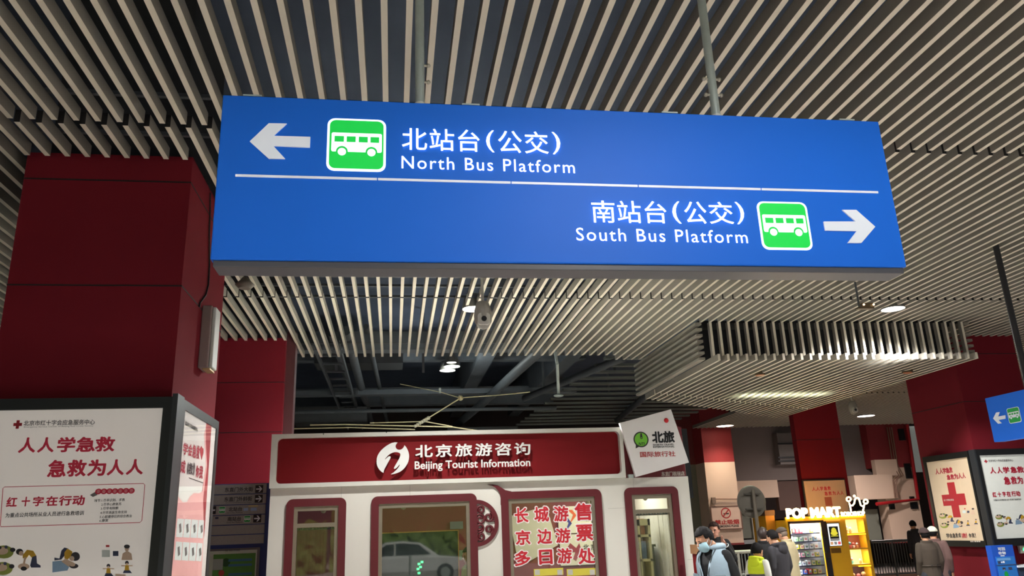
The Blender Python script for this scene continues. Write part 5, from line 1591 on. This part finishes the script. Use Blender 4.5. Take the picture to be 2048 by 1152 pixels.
# ================================================================== PEOPLE
def remesh(o, vox, sm=4):
    r = o.modifiers.new('r', 'REMESH')
    r.mode = 'VOXEL'
    r.voxel_size = vox
    s = o.modifiers.new('s', 'SMOOTH')
    s.iterations = sm
    s.factor = .5
    dg = bpy.context.evaluated_depsgraph_get()
    me = bpy.data.meshes.new_from_object(o.evaluated_get(dg))
    o.modifiers.clear()
    old = o.data
    o.data = me
    bpy.data.meshes.remove(old)
    me.polygons.foreach_set('use_smooth', [True] * len(me.polygons))
    return o


def limb(mb, pts, rad):
    mb.tube(pts, rad, 14)
    for p, r in zip(pts, rad): mb.sphere(p, r, 12, 8)


def loft(mb, rings, n=20, gap=None, mi=0):
    """rings: (z, rx, ry, y-offset); closed body, or open at the front by angle gap"""
    L = len(rings)
    vs, fs = [], []
    if gap is None:
        for z, rx, ry, yo in rings:
            vs += [(rx * math.cos(2 * math.pi * k / n), yo + ry * math.sin(2 * math.pi * k / n), z) for k in range(n)]
        fs = [(i * n + k, i * n + (k + 1) % n, (i + 1) * n + (k + 1) % n, (i + 1) * n + k) for i in range(L - 1) for k in range(n)]
        fs += [tuple(range(n))[::-1], tuple((L - 1) * n + k for k in range(n))]
    else:
        for i, (z, rx, ry, yo) in enumerate(rings):
            g = gap[i]
            for k in range(n + 1):
                t = -math.pi / 2 + g + (2 * math.pi - 2 * g) * k / n
                vs.append((rx * math.cos(t), yo + ry * math.sin(t), z))
        fs = [(i * (n + 1) + k, i * (n + 1) + k + 1, (i + 1) * (n + 1) + k + 1, (i + 1) * (n + 1) + k) for i in range(L - 1) for k in range(n)]
    mb.add(vs, fs, mi, True)


def part_of_ellipsoid(c, r, keep, nu=28, nv=20):
    mb = MB().sphere((0, 0, 0), r, nu, nv)
    m2 = MB()
    fs = []
    for f in mb.f:
        q = sum((Vector(mb.v[i]) for i in f), Vector()) / len(f)
        if keep(q): fs.append(f)
    m2.add([Vector(v) + Vector(c) for v in mb.v], fs, 0, True)
    return m2


def person(label, x, y, h, H, coat, trousers, head=(0, 0), arms=None, coat_len=.80, hair=HAIR, hair_len=0, skin=SKIN, vox=.012, lean=0.0, wide=1.0, hat=None, mask=False, vest=None, face=True, hood=None, collar=True, sleeve=None, shoes=None, child=False, extra=None):
    """x, y: where the feet stand; h: heading in degrees (0 looks at the viewer, -90 to the left); H: height"""
    root = empty('person', (x, y, FZ), label, 'person')
    s = H / 1.70
    Mw = Matrix.Translation((x, y, FZ)) @ Matrix.Rotation(math.radians(h), 4, 'Z') @ Matrix.Scale(s, 4)
    ln = Matrix.Translation((0, 0, .9)) @ Matrix.Rotation(math.radians(lean), 4, 'X') @ Matrix.Translation((0, 0, -.9))
    hs = 1.08 if child else .94
    Mh = ln @ Matrix.Translation((0, -.015, 1.455)) @ Matrix.Rotation(math.radians(head[1]), 4, 'Z') @ Matrix.Rotation(math.radians(head[0]), 4, 'X') @ Matrix.Translation((0, -.012, .13)) @ Matrix.Scale(hs, 4)

    def fin(mb, name, m, T=Matrix.Identity(4), vx=None, sm=3, solid=0, **k):
        mb.v = [tuple(Mw @ T @ Vector(v)) for v in mb.v]
        o = mb.build(name, m, root, **k)
        if vx: remesh(o, vx * s, sm)
        if solid:
            so = o.modifiers.new('solid', 'SOLIDIFY')
            so.thickness = solid * s
            so.offset = 1
        return o

    L = lambda p: tuple(ln @ Vector(p))
    if arms is None: arms = {}
    AR = {}
    for sd in (-1, 1):
        el, wr = arms.get(sd, ((sd * .215 * wide, .03, 1.13), (sd * .205 * wide, -.07, .90)))
        AR[sd] = [L((sd * .158 * wide, .01, 1.395)), L(el), L(wr)]
    # --- body: one continuous surface
    b = MB()
    tor = [(.86, .155, .105, .0), (.95, .16, .11, 0), (1.06, .14, .10, 0), (1.2, .155, .11, .0), (1.33, .165, .112, .0), (1.41, .15, .09, .005), (1.455, .075, .07, .005)]
    tt = MB()
    loft(tt, [(z, rx * wide, ry, yo) for z, rx, ry, yo in tor])
    tt.v = [tuple(ln @ Vector(v)) for v in tt.v]
    b.add(tt.v, tt.f)
    limb(b, [L((0, .005, 1.40)), L((0, -.005, 1.50)), tuple(Mh @ Vector((0, .01, -.05)))], [.062, .054, .055])
    for sd in (-1, 1):
        limb(b, [(sd * .09, 0, .90), (sd * .095, -.012, .49), (sd * .10, .02, .09)], [.085, .058, .042])
        limb(b, [(sd * .10, .02, .06), (sd * .115, -.12, .045)], [.042, .034])
        limb(b, AR[sd], [.056, .042, .029])
        # hand: palm, four fingers, thumb
        wv, ev = Vector(AR[sd][2]), Vector(AR[sd][1])
        d = (wv - ev).normalized()
        side = Vector((0, -1, 0)) - d * d.dot(Vector((0, -1, 0)))
        side = side.normalized() if side.length > .2 else Vector((-sd, 0, 0))
        nn = d.cross(side).normalized() * (-sd)
        pm = wv + d * .05
        limb(b, [tuple(wv + d * .01), tuple(pm + d * .03)], [.027, .03])
        b.obox(wv + d * .06, d * .04, side * .036, nn * .012)
        for i, ll in enumerate((.066, .076, .072, .056)):
            o_ = wv + d * .095 + side * (.028 - .0185 * i)
            k1 = o_ + d * ll * .5 - nn * .006
            k2 = k1 + d * ll * .4 - nn * .025
            limb(b, [tuple(o_), tuple(k1), tuple(k2)], [.0085, .008, .007])
        o_ = wv + d * .03 + side * .03
        limb(b, [tuple(o_), tuple(o_ + d * .03 + side * .025), tuple(o_ + d * .06 + side * .03 - nn * .012)], [.012, .0095, .008])
    hd = MB()
    hd.sphere((0, .0, .012), (.074, .094, .108), 20, 14)
    hd.sphere((0, -.03, -.05), (.056, .058, .066), 16, 10)
    hd.sphere((0, -.055, -.095), (.03, .028, .022), 12, 8)
    hd.tube([(0, -.092, .02), (0, -.104, -.005), (0, -.112, -.022)], [.008, .011, .014], 8).sphere((0, -.108, -.022), .0145, 8, 6)
    for sd in (-1, 1):
        hd.sphere((sd * .078, .012, -.008), (.010, .020, .032), 10, 8)
        hd.sphere((sd * .03, -.084, .024), (.02, .012, .008), 8, 6)
    b.add([tuple(Mh @ Vector(v)) for v in hd.v], hd.f)
    fin(b, 'body', skin, vx=min(vox, .008), sm=2)
    if face:
        for sd in (-1, 1):
            fin(MB().sphere((sd * .03, -.090, .008), (.011, .006, .006), 10, 6), 'eye', mat('eye_dark', rgb(40, 32, 30), .3), Mh)
            fin(MB().tube([(sd * .015, -.098, .026), (sd * .032, -.097, .03), (sd * .048, -.085, .026)], .0035, 6), 'eyebrow', hair, Mh)
        if not mask:
            fin(MB().tube([(-.022, -.094, -.058), (0, -.1, -.056), (.022, -.094, -.058)], [.004, .0065, .004], 8), 'mouth', mat('lip', rgb(170, 100, 92), .5), Mh)
    if mask:
        mk = part_of_ellipsoid((0, -.036, -.05), (.075, .078, .075), lambda q: q.y < -.005 and q.z < .052 and q.z > -.066)
        fin(mk, 'face_mask', mat('mask_blue', rgb(170, 208, 222), .7, bump=.1), Mh, solid=.003)
        for sd in (-1, 1):
            fin(MB().tube([(sd * .07, -.035, -.02), (sd * .082, .01, .012), (sd * .084, .03, .0)], .003, 6).tube([(sd * .062, -.04, -.08), (sd * .078, 0, -.05), (sd * .084, .028, -.02)], .003, 6), 'ear_loop', WHITE, Mh)
    # --- hair
    hl = -.02 - hair_len
    if hat is None or True:
        hr = part_of_ellipsoid((0, .012, .022), (.086, .104, .112), lambda q: q.z > (.045 if q.y < -.05 else (.0 if q.y < .01 else hl - .03)))
        hr.v = [(vx_ * (1 + .02 * math.sin(vz_ * 180 + vx_ * 130)), vy_, vz_ + .004 * math.sin(vx_ * 150 + vy_ * 120)) for vx_, vy_, vz_ in hr.v]
        if not hat:
            fin(hr, 'hair', hair, Mh, solid=.006)
        else:
            hr2 = part_of_ellipsoid((0, .012, .012), (.082, .1, .09), lambda q: q.z < .03 and q.y > -.005 and q.z > hl - .045)
            fin(hr2, 'hair', hair, Mh, solid=.004)
    if hat:
        kind, hm = hat
        cp_ = part_of_ellipsoid((0, .008, .035), (.094, .112, .1), lambda q: q.z > -.002)
        fin(cp_, 'cap', hm, Mh, solid=.006)
        if kind == 'cap':
            fin(MB().add([(-.07, -.09, .05), (-.05, -.16, .035), (0, -.185, .03), (.05, -.16, .035), (.07, -.09, .05), (0, -.1, .056)], [(0, 1, 2, 5), (5, 2, 3, 4)], 0, True), 'cap_peak', hm, Mh, solid=.006)
            fin(MB().tube([(.03 * math.cos(t * .4) - 0, .118, .035 + .024 * math.sin(t * .4)) for t in range(9)], .004, 6), 'cap_strap', mat('cap_strap', rgb(150, 110, 90), .5), Mh)
    # --- coat or jacket
    c = MB()
    gz = coat_len
    top = [(gz, .19, .15, 0), ((gz + 1.05) / 2, .182, .142, 0), (1.06, .172, .135, 0), (1.2, .18, .142, .002), (1.33, .188, .142, .004), (1.40, .165, .116, .008), (1.465, .085, .082, .006)]
    tt = MB()
    loft(tt, [(z, rx * wide, ry, yo) for z, rx, ry, yo in top])
    tt.v = [tuple(ln @ Vector(v)) for v in tt.v]
    c.add(tt.v, tt.f)
    sl = MB()
    for sd in (-1, 1):
        A_, B_, C_ = (Vector(q) for q in AR[sd])
        mid = A_.lerp(B_, .5) + Vector((sd * .008, .006, 0))
        limb(sl, [tuple(A_), tuple(mid), tuple(B_), tuple(B_.lerp(C_, .5)), tuple(C_ + (B_ - C_).normalized() * .01)], [.066, .062, .056, .05, .043])
    if sleeve is None:
        c.add(sl.v, sl.f)
    if collar: c.tube([L((.085 * math.cos(t * .3927), .012 + .08 * math.sin(t * .3927), 1.468)) for t in range(16)], .024, 8, closed=True)
    fin(c, 'jacket', coat, vx=vox, sm=5)
    if sleeve is not None: fin(sl, 'sleeves', sleeve, vx=vox, sm=4)
    if hood:
        hh = MB().sphere(L((0, .115, 1.405)), (.12, .05, .10), 16, 10).tube([L((.10 * math.cos(t * .3927), .03 + .1 * math.sin(t * .3927), 1.47 + .02 * math.sin(t * .3927))) for t in range(16)], .034, 8, closed=True)
        fin(hh, 'hood', hood, vx=vox, sm=4)
    if vest:
        rings = [(.84, .205, .162, 0), (.98, .196, .156, 0), (1.1, .19, .152, 0), (1.22, .195, .157, .002), (1.33, .2, .156, .004), (1.40, .185, .132, .008), (1.455, .125, .1, .008), (1.48, .1, .096, .01)]
        vv = MB()
        loft(vv, [(z, rx * wide, ry, yo) for z, rx, ry, yo in rings], 40, [.02, .03, .05, .16, .3, .45, .62, .7])
        vv.v = [tuple(ln @ Vector(v)) for v in vv.v]
        fin(vv, 'vest', vest, solid=.012)
        for sd in (-1, 1):
            pk = MB().obox((sd * .11, -.158, 1.17), (.052, 0, 0), (0, .012, 0), (0, 0, .055)).obox((sd * .11, -.172, 1.215), (.056, 0, 0), (0, .006, 0), (0, 0, .018))
            fin(pk, 'vest_pocket', vest, ln @ Matrix.Rotation(sd * .38, 4, 'Z'))
            fin(MB().tube([(sd * .03, -.163, .9), (sd * .032, -.163, 1.1), (sd * .05, -.16, 1.25), (sd * .085, -.135, 1.38), (sd * .10, -.06, 1.47)], .007, 6), 'vest_edge', mat('vest_seam', rgb(60, 70, 74), .6), ln)
        fin(MB().tube([(.11 * math.cos(t * .3927), .015 + .105 * math.sin(t * .3927), 1.485) for t in range(-3, 12)], [.012] + [.03] * 13 + [.012], 8), 'vest_collar', vest, ln)
    # --- trousers and shoes
    t_ = MB()
    loft(t_, [(.84, .165 * wide, .125, 0), (.92, .172 * wide, .128, 0), (1.03, .16 * wide, .12, 0)])
    for sd in (-1, 1):
        limb(t_, [(sd * .09, 0, .88), (sd * .095, -.01, .49), (sd * .10, .015, .10)], [.105, .08, .068])
    fin(t_, 'trousers', trousers, vx=vox * 1.3, sm=4)
    for sd in (-1, 1):
        sh_ = MB()
        limb(sh_, [(sd * .10, .03, .052), (sd * .112, -.08, .045), (sd * .118, -.15, .035)], [.05, .048, .034])
        sh_.obox((sd * .11, -.055, .012), (.045, 0, 0), (0, .13, 0), (0, 0, .011))
        fin(sh_, 'shoe', shoes or mat('shoe_black', rgb(30, 30, 32), .4), vx=vox, sm=2)
    if extra: extra(fin, ln, Mh, AR)
    return root


def atx(px, Y): return ypl(Y).ab(px, 1110)[0]


CBLK = mat('cloth_black', rgb(17, 17, 20), .85, var=.15, scale=14, bump=.1)
CGRY = mat('cloth_dark_grey', rgb(50, 48, 54), .85, var=.12, scale=12, bump=.15)
CBEI = mat('cloth_beige', rgb(186, 172, 138), .85, var=.08, scale=12, bump=.15)
CDEN = mat('denim_pale', rgb(148, 168, 182), .85, var=.10, scale=18, bump=.2)
CBRN = mat('cloth_brown', rgb(66, 56, 47), .9, var=.12, scale=12, bump=.15)
TDRK = mat('trousers_dark', rgb(44, 46, 54), .85, var=.12, scale=12)

mm_y = 8.4
person('person in a pale denim vest and blue face mask, looking down, at the kiosk corner', atx(1431, mm_y), mm_y, -64, 1.72, CBLK, TDRK, head=(24, -14), vest=CDEN, mask=True, vox=.010, coat_len=.86, lean=4,
       arms={-1: ((-.215, .02, 1.13), (-.17, -.18, .93)), 1: ((.225, .05, 1.12), (.18, -.16, .92))})


def bracelet(fin, ln, Mh, AR):
    w_, e_ = Vector(AR[1][2]), Vector(AR[1][1])
    d = (w_ - e_).normalized()
    a = d.orthogonal().normalized()
    b = d.cross(a)
    fin(MB().tube([tuple(w_ - d * .01 + .042 * (math.cos(t * .3927) * a + math.sin(t * .3927) * b)) for t in range(16)], .008, 6, closed=True), 'bracelet', mat('bracelet_white', rgb(235, 235, 235), .3))


BROWNH = mat('brown_hair', rgb(50, 32, 28), .75, var=.4, scale=90, bump=.4, spec=.2)
person('person with brown hair and dark jacket, hand raised to the chin, before the pale pier', atx(1434, 12.3), 12.3, -8, 1.745, CBLK, TDRK, head=(6, -26), hair=BROWNH, skin=mat('skin_fair', rgb(206, 150, 128), .55, var=.05, scale=12), coat_len=.82,
       arms={1: ((.235, -.06, 1.17), (.10, -.17, 1.37))}, extra=bracelet)


def kid(fin, ln, Mh, AR):
    yl = mat('lime_cloth', rgb(206, 222, 40), .8, bump=.1)
    tt = MB()
    loft(tt, [(1.22, .19, .152, .002), (1.33, .198, .152, .004), (1.41, .175, .124, .008), (1.475, .095, .092, .006)])
    fin(tt, 'yoke', yl, vx=.012, sm=3)
    tt = MB().obox((.178, -.02, 1.05), (.02, 0, 0), (0, .12, 0), (0, 0, .16))
    fin(tt, 'side_panel', mat('navy_cloth', rgb(34, 38, 66), .8))


person('child in a lime and grey jacket with white sleeves, facing right, by the railing', atx(1514, 11.4), 11.4, 118, 1.42, mat('cloth_mid_grey', rgb(98, 92, 98), .85, bump=.1), TDRK, child=True, hood=mat('lime_cloth', rgb(206, 222, 40), .8, bump=.1), sleeve=mat('white_cloth', rgb(222, 222, 214), .8), coat_len=.78, extra=kid)
person('person in a black jacket, back turned, between the child and the grey hooded jacket', atx(1531, 13.0), 13.0, 158, 1.63, CBLK, TDRK, face=False, hair=mat('dark_brown_hair', rgb(52, 38, 34), .5, var=.3, scale=60), hair_len=.06, coat_len=.7, arms={-1: ((-.26, -.02, 1.14), (-.22, -.2, 1.02))})
person('person in a dark grey hooded jacket with short black hair, back turned to the viewer', atx(1556, 12.0), 12.0, -148, 1.60, CGRY, TDRK, head=(16, 0), face=True, hood=CGRY, wide=1.15, coat_len=.72)
person('person in a beige jacket and brown cap, back turned, at the vending machine', atx(1579, 13.6), 13.6, -142, 1.62, CBEI, TDRK, head=(14, 0), hat=('cap', mat('cap_brown', rgb(78, 66, 60), .8)), hair=mat('grey_hair', rgb(120, 104, 92), .6, var=.2, scale=60), wide=1.1, coat_len=.7, lean=3)


def belt(fin, ln, Mh, AR):
    fin(MB().tube([(.178 * math.cos(t * .3142), .142 * math.sin(t * .3142), 1.05) for t in range(20)], .012, 6, closed=True), 'belt', mat('belt_brown', rgb(62, 50, 42), .6))
    for sd in (-1, 1): fin(MB().sphere((sd * .05, .158, 1.06), .012, 8, 6), 'button', BLACK)


person('person in a brown belted coat and dark hat, back turned, by the right railing', atx(1857, 12.6), 12.6, 172, 1.52, CBRN, TDRK, hat=('knit', mat('knit_brown', rgb(64, 48, 48), .9, bump=.2)), face=False, coat_len=.70, wide=.95, extra=belt)
person('person in a white cap and mauve jacket beside the belted brown coat', atx(1873, 13.0), 13.0, 140, 1.53, mat('cloth_mauve', rgb(110, 84, 80), .9, bump=.1), TDRK, hat=('knit', mat('cap_white', rgb(222, 220, 204), .8)), hair=HAIR, face=False, coat_len=.74)
person('person with black hair in dark clothes leaning on the far right railing', atx(1840, 19.0), 19.0, 175, 1.60, CGRY, TDRK, face=False, lean=6)
o = person('person in a pale green hoodie inside the kiosk, at the second window edge', ypl(KY + 1.15).ab(943, 1105)[0], KY + 1.15, -60, 1.56, mat('hoodie_green', rgb(150, 170, 80), .85, bump=.1), TDRK, head=(10, 0), hood=mat('hoodie_green', rgb(150, 170, 80)), face=True)


# ================================================================== OUTDOORS BEHIND THE VIEWER (seen mirrored in the kiosk windows)
HG = mat('hedge_leaf', rgb(104, 128, 52), .7, var=.5, scale=9, bump=.6)
for x0, x1, y, hh, lab in ((-16, -3.5, -24, 2.6, 'clipped hedge outdoors, lower part beyond the parked white car'), (-3.3, 9, -26, 3.4, 'taller clipped hedge outdoors behind the parked white car')):
    hb = MB()
    nx, nz = 40, 10
    vs = []
    for i in range(nx + 1):
        for j in range(nz + 1):
            vs.append((x0 + (x1 - x0) * i / nx, y + .25 * math.sin(i * 2.1 + j * 1.7) + .2 * math.sin(i * .9 - j * 2.3) - .02 * j * j, FZ + hh * j / nz + (.15 * math.sin(i * 1.9) if j == nz else 0)))
    fs = [(i * (nz + 1) + j, i * (nz + 1) + j + 1, (i + 1) * (nz + 1) + j + 1, (i + 1) * (nz + 1) + j) for i in range(nx) for j in range(nz)]
    hb.add(vs, fs, 0, True)
    hb.box(x0, x1, y - 2.6, y - .5, FZ, FZ + hh - .3)
    meta(center_origin(hb.build('hedge', HG)), lab, 'hedge')
meta(MB().box(-30, 30, -40, -12, FZ - .12, FZ - .02).build('ground_outdoors', mat('asphalt_pale', rgb(150, 148, 144), .8, var=.1, scale=2)), kind='structure')
by = -13.0
BB = Fr((0, by, 0), (-1, 0, 0), (0, 0, 1), (0, 1, 0))
car = empty('parked_car', (.6, by - .85, FZ), 'white car parked outdoors, mirrored in the kiosk windows', 'car')
cx = .6
low = [(-2.2, .35), (2.2, .35), (2.25, .6), (2.1, .82), (1.2, .92), (-1.7, .95), (-2.15, .85), (-2.25, .6)]
cab = [(-1.75, .93), (1.2, .90), (.45, 1.42), (-.2, 1.5), (-.9, 1.47)]
CB = lambda pts: [(-cx - a, FZ + b) for a, b in pts]
MB().plate(BB, CB(low), -1.7, 0).build('car_body', mat('car_white', rgb(228, 230, 230), .2, coat=.5), car, bevel=.05)
MB().plate(BB, CB(cab), -1.58, -.12).build('cabin', mat('car_white', rgb(228, 230, 230)), car, bevel=.05)
for w_ in ([(-1.45, .98), (-.55, .98), (-.55, 1.4), (-.85, 1.38)], [(-.48, .98), (.85, .98), (.38, 1.36), (-.18, 1.42), (-.48, 1.41)]):
    MB().plate(BB, CB(w_), -.125, -.11).build('car_window', mat('car_glass', rgb(40, 50, 56), .1), car)
for a in (-1.35, 1.4):
    wh = MB().tube([(cx + a, by + .02, FZ + .32), (cx + a, by - .2, FZ + .32)], .32, 20).build('wheel', BLACK, car)
    MB().tube([(cx + a, by + .03, FZ + .32), (cx + a, by + .02, FZ + .32)], .19, 16).build('hub_cap', STEEL, wh)
for i in range(9):
    x = -9 + i * 2.4
    o = MB().tube([(x, -9.5, FZ), (x, -9.5, FZ + 1.0)], .05, 10).sphere((x, -9.5, FZ + 1.0), .055, 10, 6)
    meta(center_origin(o.build('bollard', STEEL)), 'steel bollard in a row at the open edge behind the viewer', 'bollard', 'bollards at the open edge')
